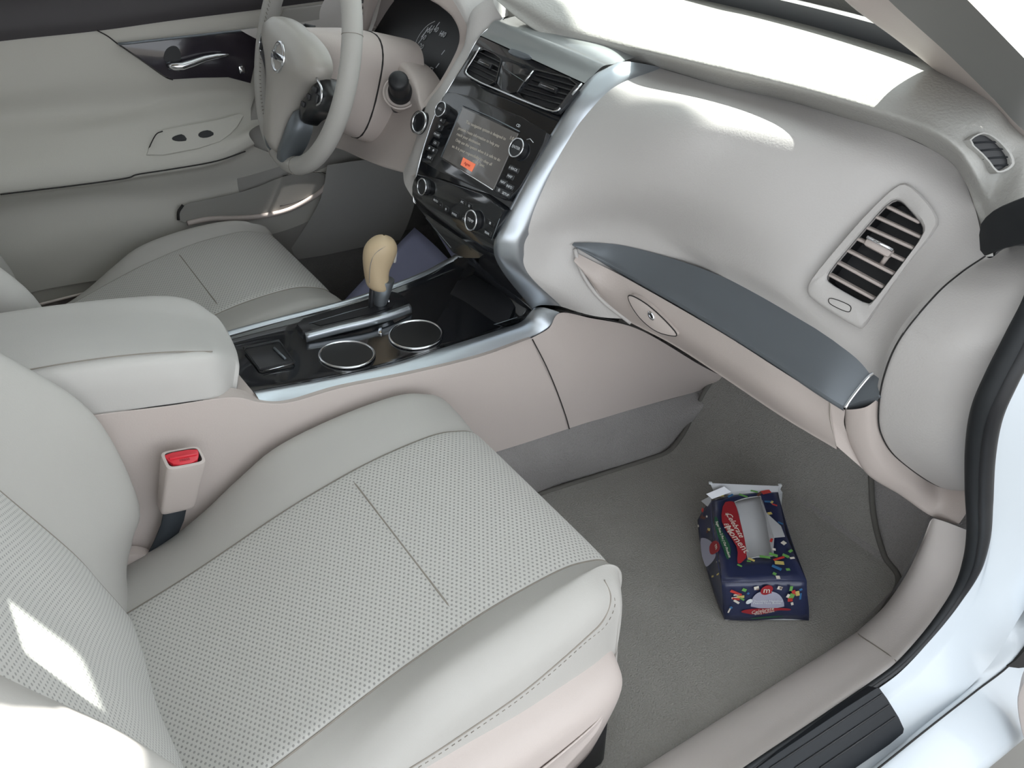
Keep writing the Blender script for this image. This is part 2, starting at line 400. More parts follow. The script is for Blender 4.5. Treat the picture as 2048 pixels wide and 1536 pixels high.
# canopy added out of view; its sheets are cut to shape the sunlight
cz = 2.3; can = thing('added_shade_canopy', 'added unseen fabric canopy above the car that shades the cabin', 'canopy', (0, 0, -.33))
def sheet(x0, x1, y0, y1):
    n = max(2, int((y1 - y0) / .08)); V = []; F = []
    for i in range(n + 1):
        y = y0 + (y1 - y0) * i / n; dz = .018 * (i % 2)
        V += [(x0, y, cz + dz), (x1, y, cz + dz)]
        if i: F.append((2 * i - 2, 2 * i - 1, 2 * i + 1, 2 * i))
    solid(mesh('sheet', V, F, M['canopy'], can, False), .006)
XE = .275 + SUN_DIR.x / SUN_DIR.z * cz
k_y = SUN_DIR.y / SUN_DIR.z; k_x = SUN_DIR.x / SUN_DIR.z
yb = -.45 + k_y * cz; yc = -.70 + k_y * cz
sheet(-6, XE, yb - .03, 2.8)
sheet(-.36 + k_x * cz, XE, yc - .03, yb)
sheet(-6, -.80 + k_x * cz, yc - .03, yb)  # gap between these added sheets lets sun reach the seat back
sheet(-6, XE + 2.6, yc - 2.8, yc)
for y in (2.7,):
    for x in (-5.5, -1.5, 2.0):
        tube('post', [Vector((x, y, -.33)), Vector((x, y, cz - .02))], .05, M['canopy'], can, 12)
tube('beam', [Vector((-6, 2.7, cz - .06)), Vector((XE, 2.7, cz - .06))], .05, M['canopy'], can, 8)

# ================================================================== dashboard
dash = thing('dashboard', 'long beige car dashboard with soft top pad and glovebox', 'dashboard', (.9, -.2, .37))
# top pad: far edge under the glass, flat top, front roll, tucked crease
crease = [(986, -6, 'y', .135), (1040, 40, 'y', .07), (1109, 80, 'y', .0), (1230, 118, 'y', -.09), (1312, 134, .719), (1448, 173, .717), (1565, 199, .715), (1682, 233, .713), (1800, 270, .709), (1858, 296, .702), (1904, 327, .69), (1931, 366, .676), (1948, 412, -.632), (1963, 470, -.655), (1970, 512, -.68)]
roll = [(996, -16, 'y', .135), (1055, 14, 'y', .07), (1120, 52, 'y', .0), (1230, 88, 'y', -.09), (1318, 110, .748), (1448, 141, .747), (1565, 170, .745), (1682, 202, .743), (1800, 238, .738), (1868, 266, .734), (1915, 300, .722), (1948, 348, .698), (1975, 398, -.645), (2000, 440, -.672), (2010, 470, -.69)]
cz_l = PL(crease); rl_l = PL(roll)
back = [wbase(max(-.62, min(.2, p.y + .02 * (p.y < -.5)))) - Vector((.01, 0, .004)) for p in cz_l]
for k in range(10, 15): back[k] = Vector((1.0 - .02 * (k - 10), -.60 - .022 * (k - 10), .765 - .022 * (k - 10)))
mid1 = [a.lerp(b, .25) + Vector((0, 0, .012)) for a, b in zip(rl_l, back)]
mid2 = [a.lerp(b, .65) + Vector((0, 0, .010)) for a, b in zip(rl_l, back)]
midr = [a.lerp(b, .06) + Vector((0, 0, .006)) for a, b in zip(rl_l, back)]
under = [p + Vector((.02, 0, -.006)) for p in cz_l]
midc = [a.lerp(b, .45) + Vector((.002, 0, -.003)) for a, b in zip(rl_l, cz_l)]
pad = loft('top_pad', [under, cz_l, midc, rl_l, midr, mid1, mid2, back], 140, 48, M['pad'], dash)
# driver's half of the pad (out of view to the left)
padl = loft('top_pad', [[Vector((.82, y, .735)) for y in (.135, .3, .5, .68)], [Vector((.86, y, .775)) for y in (.135, .3, .5, .68)], [wbase(y) - Vector((.01, 0, .004)) for y in (.135, .3, .5, .64)]], 20, 10, M['pad'], dash)
# front panel
H = [
    [(1312, 134, .719), (1448, 173, .717), (1565, 199, .715), (1682, 233, .713), (1800, 270, .709), (1904, 327, .69), (1948, 412, -.632), (1970, 512, -.68)],
    [(1215, 183, -.155), (1370, 235, .702), (1500, 262, .699), (1620, 296, .692), (1730, 332, .683), (1840, 390, .661), (1897, 472, -.635), (1922, 548, -.678)],
    [(1125, 297, -.155), (1260, 345, .624), (1390, 385, .616), (1510, 430, .608), (1630, 470, .600), (1745, 505, .591), (1822, 560, -.632), (1864, 598, -.674)],
    [(1050, 444, -.155), (1160, 440, .53), (1300, 455, .535), (1430, 500, .54), (1560, 560, .54), (1675, 605, .535), (1768, 650, -.628), (1805, 668, -.669)],
    [(1030, 490, -.155), (1150, 490, .487), (1358, 521, .497), (1460, 560, .503), (1563, 613, .503), (1665, 680, .495), (1740, 722, -.632), (1768, 750, -.662)],
    [(1047, 545, -.155), (1140, 555, .44), (.80, -.30, .45), (.80, -.38, .45), (.80, -.46, .45), (.80, -.54, .45), (.80, -.62, .44), (.81, -.66, .44)],
    [(1118, 612, -.155), (1200, 634, .375), (.80, -.30, .38), (.80, -.38, .38), (.80, -.46, .38), (.80, -.54, .38), (.80, -.62, .38), (.82, -.66, .38)]]
v_in = [(1655, 557), (1664, 539), (1715, 478), (1767, 417), (1790, 400), (1804, 404), (1826, 428), (1846, 452), (1846, 472), (1800, 535), (1749, 601), (1736, 609), (1700, 590), (1661, 567)]
pan0 = loft('front_panel', [PL(r) for r in H], 60, 40, M['dash'], None); panS = Surf(pan0); bpy.data.objects.remove(pan0)
panel = loft('front_panel', [PL(r) for r in H], 150, 90, M['dash'], dash, hole=[inpoly([(1648, 560), (1660, 532), (1765, 408), (1792, 392), (1808, 398), (1852, 448), (1853, 474), (1752, 610), (1738, 618), (1652, 572)])])
# passenger face vent
vp = plane3(A(1800, 392, x=.893), A(1640, 585, x=.812), A(1728, 645, x=.80))
vp = Plane(A(1745, 505, z=.588), (A(1790, 395, z=.647) - A(1690, 640, z=.522)).cross(A(1640, 475, z=.59) - A(1815, 540, y=-.628)))
vp = panS.plane([(1620, 575), (1677, 494), (1735, 428), (1800, 375), (1870, 440), (1818, 528), (1752, 610), (1718, 650), (1740, 505)], .0)
v_out = [(1614, 579), (1624, 558), (1677, 494), (1735, 428), (1796, 370), (1818, 367), (1849, 395), (1875, 430), (1876, 455), (1818, 528), (1752, 620), (1728, 656), (1716, 657), (1622, 598)]
vent = ringframe('vent_frame', chaikin(vp.pts(v_out, 0), 1), chaikin(vp.pts(v_in, 0), 1), vp.n, .007, M['dash'], dash, depth=.004, lip=.003)
solid_in = chaikin(vp.pts(v_in), 1)
kk = len(solid_in); Vv = [p + vp.n * .004 for p in solid_in] + [p - vp.n * .035 for p in solid_in]
mesh('vent_duct', Vv, [(i, (i + 1) % kk, kk + (i + 1) % kk, kk + i) for i in range(kk)] + [tuple(range(kk, 2 * kk))], M['black'], dash, False)
def zv(x, y): return (1580 + x * .3124, 220 + y * .3124)
slat_px = [((625, 618), (838, 722)), ((553, 682), (850, 818)), ((490, 748), (812, 893)), ((425, 818), (745, 968)), ((360, 890), (672, 1050)), ((300, 968), (604, 1134)), ((245, 1046), (550, 1212))]
for a, b in slat_px:
    p, q = vp.at(*zv(*a), -.004), vp.at(*zv(*b), -.004); d = (q - p).normalized(); w = vp.n.cross(d)
    rbox('slat', (p + q) / 2, ((q - p).length, .0035, .012), (d, (w * .9 + vp.n * .2), (vp.n * .9 - w * .2)), M['beige'], dash, .0012, 1)
for i in range(5):
    p, q = vp.at(*zv(600 - i * 85, 660 + i * 95), -.018), vp.at(*zv(790 - i * 70, 860 + i * 80), -.018)
tabp, tabq = vp.at(1732, 481, .004), vp.at(1783, 508, .004); d = (tabq - tabp).normalized(); w = vp.n.cross(d)
tab = rbox('vent_tab', (tabp + tabq) / 2 - vp.n * .003, ((tabq - tabp).length, .011, .014), (d, w, vp.n), M['beige'], dash, .003)
tube('tab_trim', [tabp + w * .004 + vp.n * .005, tabq + w * .004 + vp.n * .005], .0022, M['chrome'], tab)
tube('tab_link', [vp.at(1775, 512, 0), vp.at(1762, 530, -.012)], .003, M['beige'], tab)
bt = vp.pts([(1657, 602), (1661, 595), (1700, 610), (1703, 618), (1698, 626), (1663, 610)], .006)
prism('vent_button', chaikin(bt, 2), vp.n, .0025, M['dash'], dash, .001)
tube('button_gap', chaikin([p + vp.n * .0015 for p in bt], 2), .0008, M['gap'], dash, 6, True)
# small demister grille on the top pad at the corner
gpl = plane3(A(1935, 280, z=.735), A(2010, 340, z=.72), A(1985, 275, z=.735))
padS = Surf(pad); gpl = padS.plane([(1945, 290), (1975, 300), (2005, 320), (1985, 330), (1965, 280)], -.004)
g_out = [(1929, 284), (1945, 270), (1965, 264), (1990, 277), (2015, 302), (2026, 325), (2018, 338), (1998, 347), (1985, 346), (1966, 318)]
g_in = [(1935, 284), (1948, 273), (1966, 268), (1987, 281), (2009, 304), (2018, 325), (2012, 334), (1997, 342), (1988, 341), (1970, 316)]
ringframe('demister_frame', chaikin(gpl.pts(g_out, .006), 1), chaikin(gpl.pts(g_in, .006), 1), gpl.n, .004, M['pad'], dash, depth=.012, lip=.001)
prism('demister_duct', chaikin(gpl.pts(g_in, .004), 1), gpl.n, .001, M['black'], dash)
for a, b in (((1945, 286), (1998, 284)), ((1955, 302), (2012, 298)), ((1966, 318), (2020, 314)), ((1978, 333), (2016, 330))):
    tube('slat', gpl.pts([a, ((a[0] + b[0]) / 2, (a[1] + b[1]) / 2 - 1), b], .0068), .0009, M['scuff'], dash, 6)
rbox('dash_light_block', (1.02, .04, .525), (.15, 1.40, .25), ((1, 0, 0), (0, 1, 0), (0, 0, 1)), M['black'], dash, .01)  # block added inside the hollow dash to stop sun leaking through
# silver band over the glovebox
def face(ts, off, n_=99):
    # set points against the front panel, never behind it
    out = []
    for i, t in enumerate(ts):
        p = P(t); h, n = panS.hit(t[0], t[1])
        if i < n_ and h is not None and (h - CAM).length - off < (p - CAM).length: p = CAM + (h - CAM).normalized() * ((h - CAM).length - off)
        out.append(p)
    return out
tu = face([(1148, 485, .488), (1200, 486, .491), (1256, 493, .495), (1358, 521, .500), (1460, 560, .503), (1563, 613, .502), (1665, 680, .495), (1757, 741, -.642)], .002, 4)
tl = face([(1149, 493, .483), (1190, 514, .472), (1240, 541, .464), (1358, 606, .457), (1460, 667, .452), (1563, 733, .447), (1640, 784, .442), (1688, 814, -.630)], .006, 4)
tmid = [a.lerp(b, .45) + Vector((-.004, 0, -.010 * min(1, i / 3))) for i, (a, b) in enumerate(zip(tu, tl))]
tlip = [p + Vector((.002, 0, -.007 * min(1, .2 + i / 3))) for i, p in enumerate(tl)]
tback = [p + Vector((.02, 0, -.007)) for p in tl]
loft('glovebox_trim', [tu, tmid, [a.lerp(b, .85) for a, b in zip(tmid, tl)], tl, tlip, tback], 90, 22, M['darksilver'], dash)
capq = [(1757, 741), (1776, 741), (1772, 768), (1762, 795), (1722, 806), (1690, 816)]
cpl = plane3(A(1757, 741, y=-.642), A(1690, 816, y=-.630), A(1768, 790, y=-.668))
prism('trim_end_cap', cpl.pts(capq, .0), cpl.n, .004, M['darksilver'], dash, .001, back=.02)
tube('trim_end_edge', cpl.pts([(1690, 816), (1702, 798), (1722, 772), (1740, 752), (1757, 742)], .003), .0028, M['chrome'], dash, 8, n=20)
# glovebox door
gt = face([(1157, 508, .474), (1196, 528, .466), (1244, 552, .458), (1358, 616, .450), (1460, 676, .446), (1563, 742, .442), (1660, 803, .434)], .005, 4)
gb = face([(1164, 530, .462), (1184, 566, .430), (1230, 622, .385), (1340, 682, .372), (1440, 746, .368), (1563, 828, .366), (1673, 893, .365)], .005, 4)
gm = [a.lerp(b, .5) + Vector((-.012 if k < 6 else -.001, 0, .0)) for k, (a, b) in enumerate(zip(gt, gb))]
gback = [p + Vector((.05, 0, -.012)) for p in gb]
loft('glovebox_door', [gt, gm, gb, [p + Vector((.006, 0, -.006)) for p in gb], gback], 80, 22, M['beige'], dash)
# rim of the fixed panel round the door's left end
tube('glovebox_surround', face([(1150, 498, .478), (1158, 530, .462), (1176, 566, .430), (1206, 602, .402), (1262, 646, .376)], .002), .0035, M['dash'], dash, 8, n=24)
gdp = plane3(gm[2], gm[3], (gt[2] + gt[3]) / 2)
lat = [(1254, 590), (1268, 592), (1300, 612), (1336, 646), (1358, 672), (1342, 672), (1312, 664), (1282, 640), (1262, 612)]
prism('glovebox_latch', chaikin(gdp.pts(lat, .010), 2), gdp.n, .002, M['beige'], dash, .001, back=.02)
tube('latch_gap', chaikin(gdp.pts(lat, .0115), 2), .0009, M['gap'], dash, 6, True)
lp = gdp.at(1303, 631, .012)
lathe('lock', lp, gdp.n, [(.0075, -.004), (.0075, .0015), (.006, .0025), (.0055, .001), (0, .001)], M['chrome'], dash, 24, .6)
rbox('keyhole', lp + gdp.n * .0015, (.008, .0025, .001), (gdp.at(1310, 640) - gdp.at(1296, 622), gdp.n.cross(gdp.at(1310, 640) - gdp.at(1296, 622)), gdp.n), M['gap'], dash, 0)
# fixed panel right of the door and the lower corner piece
fr0 = PL([(1660, 803, .434), (1661, 840, .405), (1673, 892, .365)]); fr1 = PL([(1690, 820, -.631), (1692, 862, -.632), (1737, 948, -.652)])
loft('side_filler', [fr0, fr1], 16, 6, M['beige'], dash)
tube('filler_gap', [p + Vector((-.0006, 0, 0)) for p in fr0], .0006, M['seam'], dash, 6, n=12)
K0 = PL([(1690, 818, -.630), (1692, 860, -.632), (1708, 905, -.640), (1737, 951, -.652), (1800, 990, -.675), (1860, 1031, -.708), (1915, 1050, -.742)])
K1 = PL([(1757, 797, -.662), (1756, 832, -.663), (1762, 869, -.666), (1790, 910, -.673), (1832, 948, -.686), (1882, 974, -.702), (1942, 970, -.742)])
Km = [a.lerp(b, .5) + Vector((-.006, -.008, .002)) for a, b in zip(K0, K1)]
loft('end_lower', [[p + Vector((.03, .01, -.004)) for p in K0], K0, Km, K1], 50, 16, M['beige'], dash)
# bulging end cover
S = PL([(1970, 512, -.68), (1920, 546, -.677), (1868, 592, -.674), (1800, 676, -.668), (1768, 750, -.664), (1757, 818, -.664), (1763, 869, -.667), (1798, 918, -.676), (1880, 972, -.702), (1938, 968, -.74)])
E = PL([(2080, 470, -.735), (2086, 520, -.752), (2078, 580, -.762), (2040, 650, -.766), (2006, 715, -.766), (1975, 775, -.765), (1954, 835, -.764), (1946, 890, -.762), (1942, 935, -.757), (1940, 966, -.742)])
EM = [a.lerp(b, .35) + Vector((-.006, -.022, .004)) for a, b in zip(S, E)]; EM[0] = S[0].lerp(E[0], .35) + Vector((0, -.004, .004)); EM[-1] = S[-1].lerp(E[-1], .35)
EM2 = [a.lerp(b, .75) + Vector((-.002, -.014, .002)) for a, b in zip(S, E)]; EM2[-1] = S[-1].lerp(E[-1], .75)
S0 = [p + Vector((.006, .008, 0)) for p in S]
loft('end_cover', [S0, S, [a.lerp(b, .06) + Vector((-.003, -.006, 0)) for a, b in zip(S, E)], EM, EM2, E], 80, 30, M['dash'], dash)
tube('end_cover_gap', [p + Vector((-.0008, -.0008, 0)) for p in S], .0011, M['gap'], dash, 6, n=60)
# dark block where the pad meets the door seal
bpl = plane3(A(1968, 512, y=-.69), A(1985, 424, y=-.69), A(2080, 440, y=-.745))
prism('corner_block', chaikin(bpl.pts([(1965, 450), (1984, 424), (2020, 404), (2090, 380), (2120, 470), (2050, 486), (2005, 497), (1969, 513)], .002), 1), bpl.n, .006, M['rubber'], dash, .003, back=.03)
# panel gap under the front panel beside the console
tube('panel_gap', PL([(1119, 621, -.158), (1160, 628, -.19), (1220, 640, -.225), (1285, 657, -.262)]), .0012, M['gap'], dash, 6, n=16)

# ================================================================== centre stack
inner = PL([(1230, 127, -.128), (1185, 152, -.128), (1155, 186, -.128), (1132, 220, -.128), (1108, 260, -.128), (1078, 310, -.128), (1046, 368, -.128), (1010, 437, -.128), (988, 492, -.128), (1003, 540, -.125), (1064, 618, -.108)])
outer = PL([(1314, 133, -.158), (1262, 152, -.157), (1215, 183, -.156), (1185, 212, -.156), (1158, 252, -.156), (1123, 300, -.156), (1087, 360, -.156), (1050, 444, -.156), (1030, 490, -.156), (1047, 545, -.156), (1119, 612, -.158)])
smid = [a.lerp(b, .5) + Vector((-.007, 0, .005)) for a, b in zip(inner, outer)]; smid[-1] += Vector((0, 0, .002))
sil = loft('stack_trim', [[p + Vector((.012, .002, -.006)) for p in inner], inner, [a.lerp(b, .2) + Vector((-.005, 0, .004)) for a, b in zip(inner, outer)], smid, outer, [p + Vector((.015, -.001, -.008)) for p in outer]], 90, 20, M['satin'], dash)
# bezel
left = PL([(1008, 38, 'y', .118), (972, 60, 'y', .128), (950, 86, 'y', .128), (930, 124, 'y', .128), (902, 168, 'y', .128), (875, 217, 'y', .128), (852, 280, 'y', .128), (835, 342, 'y', .128), (827, 398, 'y', .127), (868, 452, 'y', .095), (912, 505, 'y', .075)])
rowsB = []
for a, b in zip(left, inner):
    rowsB.append([a, a.lerp(b, .25) + Vector((-.006, 0, .003)), a.lerp(b, .5) + Vector((-.008, 0, .004)), a.lerp(b, .75) + Vector((-.006, 0, .003)), b])
stack_top = [p + Vector((.05, 0, .004)) for p in rowsB[0]]
loft('stack_bezel', rowsB[1:], 30, 64, M['piano'], dash)
loft('stack_top', [stack_top, rowsB[0], [p.lerp(q, .5) + Vector((-.002, 0, .005)) for p, q in zip(rowsB[0], rowsB[1])], rowsB[1], [p.lerp(q, .5) + Vector((-.001, 0, .002)) for p, q in zip(rowsB[1], rowsB[2])]], 30, 24, mat('stack_top_sheen', (134, 138, 138), .3, coat=.4), dash)  # lighter grey paints the bright windscreen reflection onto the black stack top
base_l, base_r = rowsB[-1][0], rowsB[-1][-1]
solid(mesh('stack_base', [rowsB[-2][0], rowsB[-2][2], rowsB[-1][-1], rowsB[-1][-1] + Vector((.1, 0, -.03)), Vector((.80, .07, .33)), rowsB[-1][0] + Vector((0, 0, -.02))], [(0, 1, 5), (1, 2, 5), (2, 3, 4, 5)], M['piano'], dash), .002)
tube('bezel_chrome', left[:9] + [left[8].lerp(left[9], .2)], .0016, M['chrome'], dash, 8, n=60)
slp = Plane(rowsB[8][2] + Vector((.012, 0, -.006)), (-.9, 0, .35))
prism('stack_lower', slp.pts([(834, 402), (900, 430), (970, 470), (984, 498), (960, 516), (932, 516), (908, 506), (868, 456)], -.008), slp.n, .002, M['piano'], dash, back=.02)
def rowp(i, f): 
    j = int(i); u = i - j; r0 = rowsB[j]; r1 = rowsB[min(j + 1, len(rowsB) - 1)]
    return (r0[0].lerp(r0[4], f)).lerp(r1[0].lerp(r1[4], f), u)
def stack_plane(i0, i1, off):
    a, b, c = rowp(i0, 0), rowp(i0, 1), rowp(i1, .5); pl = plane3(a, b, c); pl.p = pl.p + pl.n * off; return pl
# --- centre vents
cvp = stack_plane(1.6, 3.9, .017)
def z3(x, y): return (860 + x * .16602, y * .16602)
lv = [z3(*q) for q in [(598, 568), (880, 700), (868, 790), (800, 1062), (560, 975), (424, 895), (430, 840)]]
rv = [z3(*q) for q in [(1262, 850), (1300, 852), (1830, 990), (1700, 1150), (1570, 1322), (1500, 1345), (1020, 1170), (1140, 985)]]
cent = thing('centre_vent_unit', 'glossy black centre air vent pair at the top of the stack', 'air vent', cvp.at(1034, 160))
back_out = [z3(*q) for q in [(585, 550), (900, 690), (1250, 830), (1850, 985), (1575, 1345), (1490, 1365), (420, 910), (412, 860)]]
prism('vent_plate', chaikin(cvp.pts(back_out, -.004), 1), cvp.n, .003, M['black'], cent, .001, back=.006)
for nm, q in (('left', lv), ('right', rv)):
    inn = cvp.pts(q); c = sum(inn, Vector()) / len(inn); sm = [c.lerp(p, .93) for p in inn]
    ringframe('vent_surround', chaikin(inn, 1), chaikin(sm, 1), cvp.n, .004, M['piano'], cent, depth=.004, lip=.001)
    # slats across the opening
    tl_, tr_, br_, bl_ = (q[0], q[1], q[3], q[5]) if nm == 'left' else (q[1], q[2], q[4], q[6])
    for k in range(1, 6):
        f = k / 6.0
        p1 = cvp.at(tl_[0] + (bl_[0] - tl_[0]) * f + 2, tl_[1] + (bl_[1] - tl_[1]) * f, .0015); p2 = cvp.at(tr_[0] + (br_[0] - tr_[0]) * f - 2, tr_[1] + (br_[1] - tr_[1]) * f, .0015)
        d = (p2 - p1).normalized()
        rbox('slat', (p1 + p2) / 2, ((p2 - p1).length * .97, .0022, .004), (d, cvp.n.cross(d), cvp.n), M['button'], cent, .0008, 1)
for a, b in (((600, 740), (715, 795)), ((1340, 1022), (1500, 1085))):
    p1, p2 = cvp.at(*z3(*a), .006), cvp.at(*z3(*b), .006); d = (p2 - p1).normalized()
    t_ = rbox('vent_tab', (p1 + p2) / 2 - cvp.n * .002, ((p2 - p1).length * 1.3, .009, .007), (d, cvp.n.cross(d), cvp.n), M['button'], cent, .002)
    tube('tab_trim', [p1, p2], .0016, M['chrome'], t_)
tube('vent_chrome', chaikin(cvp.pts([z3(*q) for q in [(600, 575), (520, 710), (440, 830), (430, 890), (560, 975), (800, 1075), (1200, 1245), (1470, 1345), (1540, 1330), (1570, 1300)]], .005), 1, False), .0015, M['chrome'], cent, 8)
tube('vent_chrome', cvp.pts([z3(1145, 985), z3(1245, 855)], .005), .0015, M['chrome'], cent, 8)
tube('vent_chrome', cvp.pts([z3(1710, 1140), z3(1830, 1005)], .005), .0015, M['chrome'], cent, 8)
mp = [z3(*q) for q in [(900, 720), (1250, 850), (1130, 985), (1040, 1160), (810, 1065), (850, 860)]]
prism('centre_divider', chaikin(cvp.pts(mp, 0), 1), cvp.n, .003, M['piano'], cent, .001)
tube('divider_line', cvp.pts([z3(890, 825), z3(1140, 985)], .0035), .0006, M['darksilver'], cent, 6)
hz = [z3(*q) for q in [(945, 660), (985, 605), (1030, 603), (1250, 690), (1200, 725), (1130, 722)]]
prism('hazard_button', chaikin(cvp.pts(hz, .008), 2), cvp.n, .005, M['darksilver'], cent, .002)
# --- infotainment unit
ip = stack_plane(4.3, 6.9, .016)
inf = thing('infotainment_unit', 'black infotainment unit with lit screen and two chrome ringed dials', 'car stereo', ip.at(960, 290))
iq = [(905, 178), (1102, 258), (1088, 300), (1030, 402), (1000, 398), (850, 330), (850, 310), (885, 205)]
prism('housing', chaikin(ip.pts(iq, -.006), 1), ip.n, .006, M['piano'], inf, .001, back=.01)
def z4(x, y): return (780 + x * .15234, 180 + y * .15234)
scr = [z4(*q) for q in [(955, 225), (1690, 575), (1365, 1310), (690, 890)]]
sc0 = prism('screen', ip.pts(scr, 0), ip.n, .0016, M['screen'], inf, .0005)
tube('screen_rim', [ip.at(*z4(960, 205), .001), ip.at(*z4(1300, 345), .001), ip.at(*z4(1700, 545), .001)], .001, M['darksilver'], inf, 6)
tube('disc_slot', [ip.at(*z4(945, 235), .001), ip.at(*z4(672, 880), .001)], .0014, M['darksilver'], inf, 6)
tube('screen_rim', [ip.at(*z4(690, 905), .001), ip.at(*z4(1350, 1312), .001)], .001, M['chrome'], inf, 6)
rgt = ip.at(1000, 250) - ip.at(930, 216)
rgt = (rowp(5.5, 1) - rowp(5.5, 0)).normalized()
lines = [(1000, 420, 'This navigation system is designed to'), (900, 500, 'provide route information to help you'), (880, 575, 'reach your destination.'), (865, 655, 'Only use this system when it is safe to do'), (820, 735, 'so. It is your responsibility to obey all'), ]
for x, y, s in lines:
    text('screen_text', s, ip.at(*z4(x, y), .0018), rgt, ip.n, .0066, M['scrtext'], sc0, 'LEFT')
text('screen_text', 'traffic laws.', ip.at(*z4(1090, 930), .0018), rgt, ip.n, .0066, M['scrtext'], sc0, 'LEFT')
text('clock_text', '1:01', ip.at(*z4(1610, 640), .0018), rgt, ip.n, .0075, M['scrtext'], sc0)
ob = ip.pts([z4(*q) for q in [(965, 885), (1125, 975), (1075, 1075), (930, 985)]], .0016)
okb = prism('touch_button', ob, ip.n, .0008, M['orange'], sc0)
text('touch_text', 'Agree', sum(ob, Vector()) / 4 + ip.n * .0012, rgt, ip.n, .0062, M['cardred'], sc0)
def knob(parent, c, n, r, lab, tm=None, h=.012):
    k = lathe('dial', c, n, [(r * 1.02, -.012), (r, .002), (r * .97, h), (r * .9, h + .001), (r * .86, h - .001), (0, h - .001)], M['button'], parent, 36)
    torus('dial_ring', c + n * h, n, r * .95, r * .085, M['chrome'], k, 40, 8)
    if lab: text('dial_text', lab, c + n * h, rgt, n, r * .42, M['print'], k)
    return k
knob(inf, ip.at(889, 223), ip.n, .0125, 'VOL', h=.010); knob(inf, ip.at(1041, 300), ip.n, .0142, 'ENTER', h=.010)
def btn(parent, pl, px, py, w, h, lab=None, size=.0055, off=0.0):
    c = pl.at(px, py, off); up = pl.n.cross(rgt)
    b = rbox('button', c, (w, h, .0022), (rgt, up, pl.n), M['button'], parent, .0009, 1)
    if lab: text('button_text', lab, c + pl.n * .0013, rgt, pl.n, size, M['print'], b)
    return b
for zx, zy, lab in ((1625, 1040, '\u2190BACK'), (1580, 1140, 'MAP'), (1490, 1215, 'NAV'), (1575, 1275, 'INFO'), (1440, 1322, '\u263c'), (1525, 1372, 'SETUP')):
    btn(inf, ip, *z4(zx, zy), .024 if lab == '\u2190BACK' else .0165, .0085, lab)
for zx, zy, lab in ((680, 400, '\u25b2'), (655, 490, '\u25bc'), (620, 590, 'FM\u00b7AM'), (600, 700, 'CD'), (525, 770, '\u25cf'), (578, 798, '\u25cf'), (525, 890, 'AUX')):
    btn(inf, ip, *z4(zx, zy), .016, .0085, lab, .005)
text('disc_text', 'CD', ip.at(*z4(1685, 470), .0004), rgt, ip.n, .006, M['print'], inf)
tube('volume_arc', ip.pts([z4(1795, 650), z4(1840, 640), z4(1880, 690)], .0006), .0005, M['print'], inf, 5)
# --- climate panel
cp = stack_plane(6.9, 8.2, .018)
cli = thing('climate_panel', 'black climate control panel with two chrome ringed temperature dials', 'climate control', cp.at(905, 410))
def z5(x, y): return (780 + x * .15234, 320 + y * .15234)
cq = [z5(*q) for q in [(330, 300), (420, 160), (1560, 560), (1420, 940), (1330, 1060), (330, 520)]]
prism('housing', chaikin(cp.pts(cq, -.006), 1), cp.n, .006, M['piano'], cli, .001, back=.01)
knob(cli, cp.at(853, 374), cp.n, .0135, None, h=.009); knob(cli, cp.at(951, 441), cp.n, .0155, 'TEMP', h=.009)
for zx, zy, lab, w in ((610, 535, 'AUTO', .02), (672, 590, '\u2013', .008), (745, 645, '\u273f', .012), (855, 715, 'MODE', .02), (960, 555, 'A/C', .016), (1050, 605, '\u25a4', .014), (985, 775, 'OFF', .016), (1325, 830, '\u25a5', .018), (1285, 960, 'REAR', .018)):
    btn(cli, cp, *z5(zx, zy), w, .0085, lab, .0048)
tube('panel_line', cp.pts([z5(470, 760), z5(800, 1150)], .001), .0007, M['darksilver'], cli, 5)
tube('panel_line', cp.pts([z5(1440, 770), z5(1335, 1050)], .001), .0006, M['darksilver'], cli, 5)

# ================================================================== driver's side of the dash
D0 = [p + Vector((.002, .004, -.002)) for p in left[:9]]
D1 = PL([(985, -10, 'y', .16), (945, 20, 'y', .172), (934, 55, 'y', .18), (932, 84, 'y', .186), (912, 122, 'y', .19), (886, 165, 'y', .195), (852, 212, 'y', .20), (828, 290, 'y', .19), (806, 345, 'y', .185)])
Dm = [a.lerp(b, .5) + Vector((-.006, 0, .003)) for a, b in zip(D0, D1)]
loft('cluster_side_panel', [D0, Dm, D1], 60, 10, M['dash'], dash)
# rim of the instrument opening
R0 = PL([(880, -40, 'y', .26), (900, -8, 'y', .23), (920, 24, 'y', .2), (934, 55, 'y', .18), (932, 84, 'y', .186), (912, 122, 'y', .19), (886, 165, 'y', .195), (850, 214, 'y', .20), (838, 222, 'y', .21)])
R1 = PL([(850, -10, 'y', .28), (880, 12, 'y', .25), (905, 34, 'y', .225), (919, 62, 'y', .205), (918, 92, 'y', .205), (900, 132, 'y', .207), (876, 172, 'y', .21), (846, 208, 'y', .212), (838, 214, 'y', .22)])
R2 = [p + Vector((.06, .01, -.004)) for p in R1]
X0 = PL([(.74, .60, .66), (.745, .575, .74), (.75, .50, .795), (.748, .40, .815), (.744, .32, .812)])
R0 = X0 + R0; R1 = [p + Vector((0, -.014 if k < 2 else 0, -.018)) for k, p in enumerate(X0)] + R1; R2 = [p + Vector((.06, .01, -.004)) for p in R1]
loft('cluster_hood', [R0, R1, R2], 80, 9, M['beige'], dash)
RT = R0[:9]
loft('cluster_hood_top', [RT, [p + Vector((.012, 0, .010)) for p in RT], [p + Vector((.08, 0, .008)) for p in RT], [Vector((.93, p.y * 1.02, .772)) for p in RT]], 50, 12, M['dash'], dash)
clu = thing('instrument_cluster', 'dark instrument cluster with white gauge marks behind the steering wheel', 'gauge cluster', (.80, .37, .62))
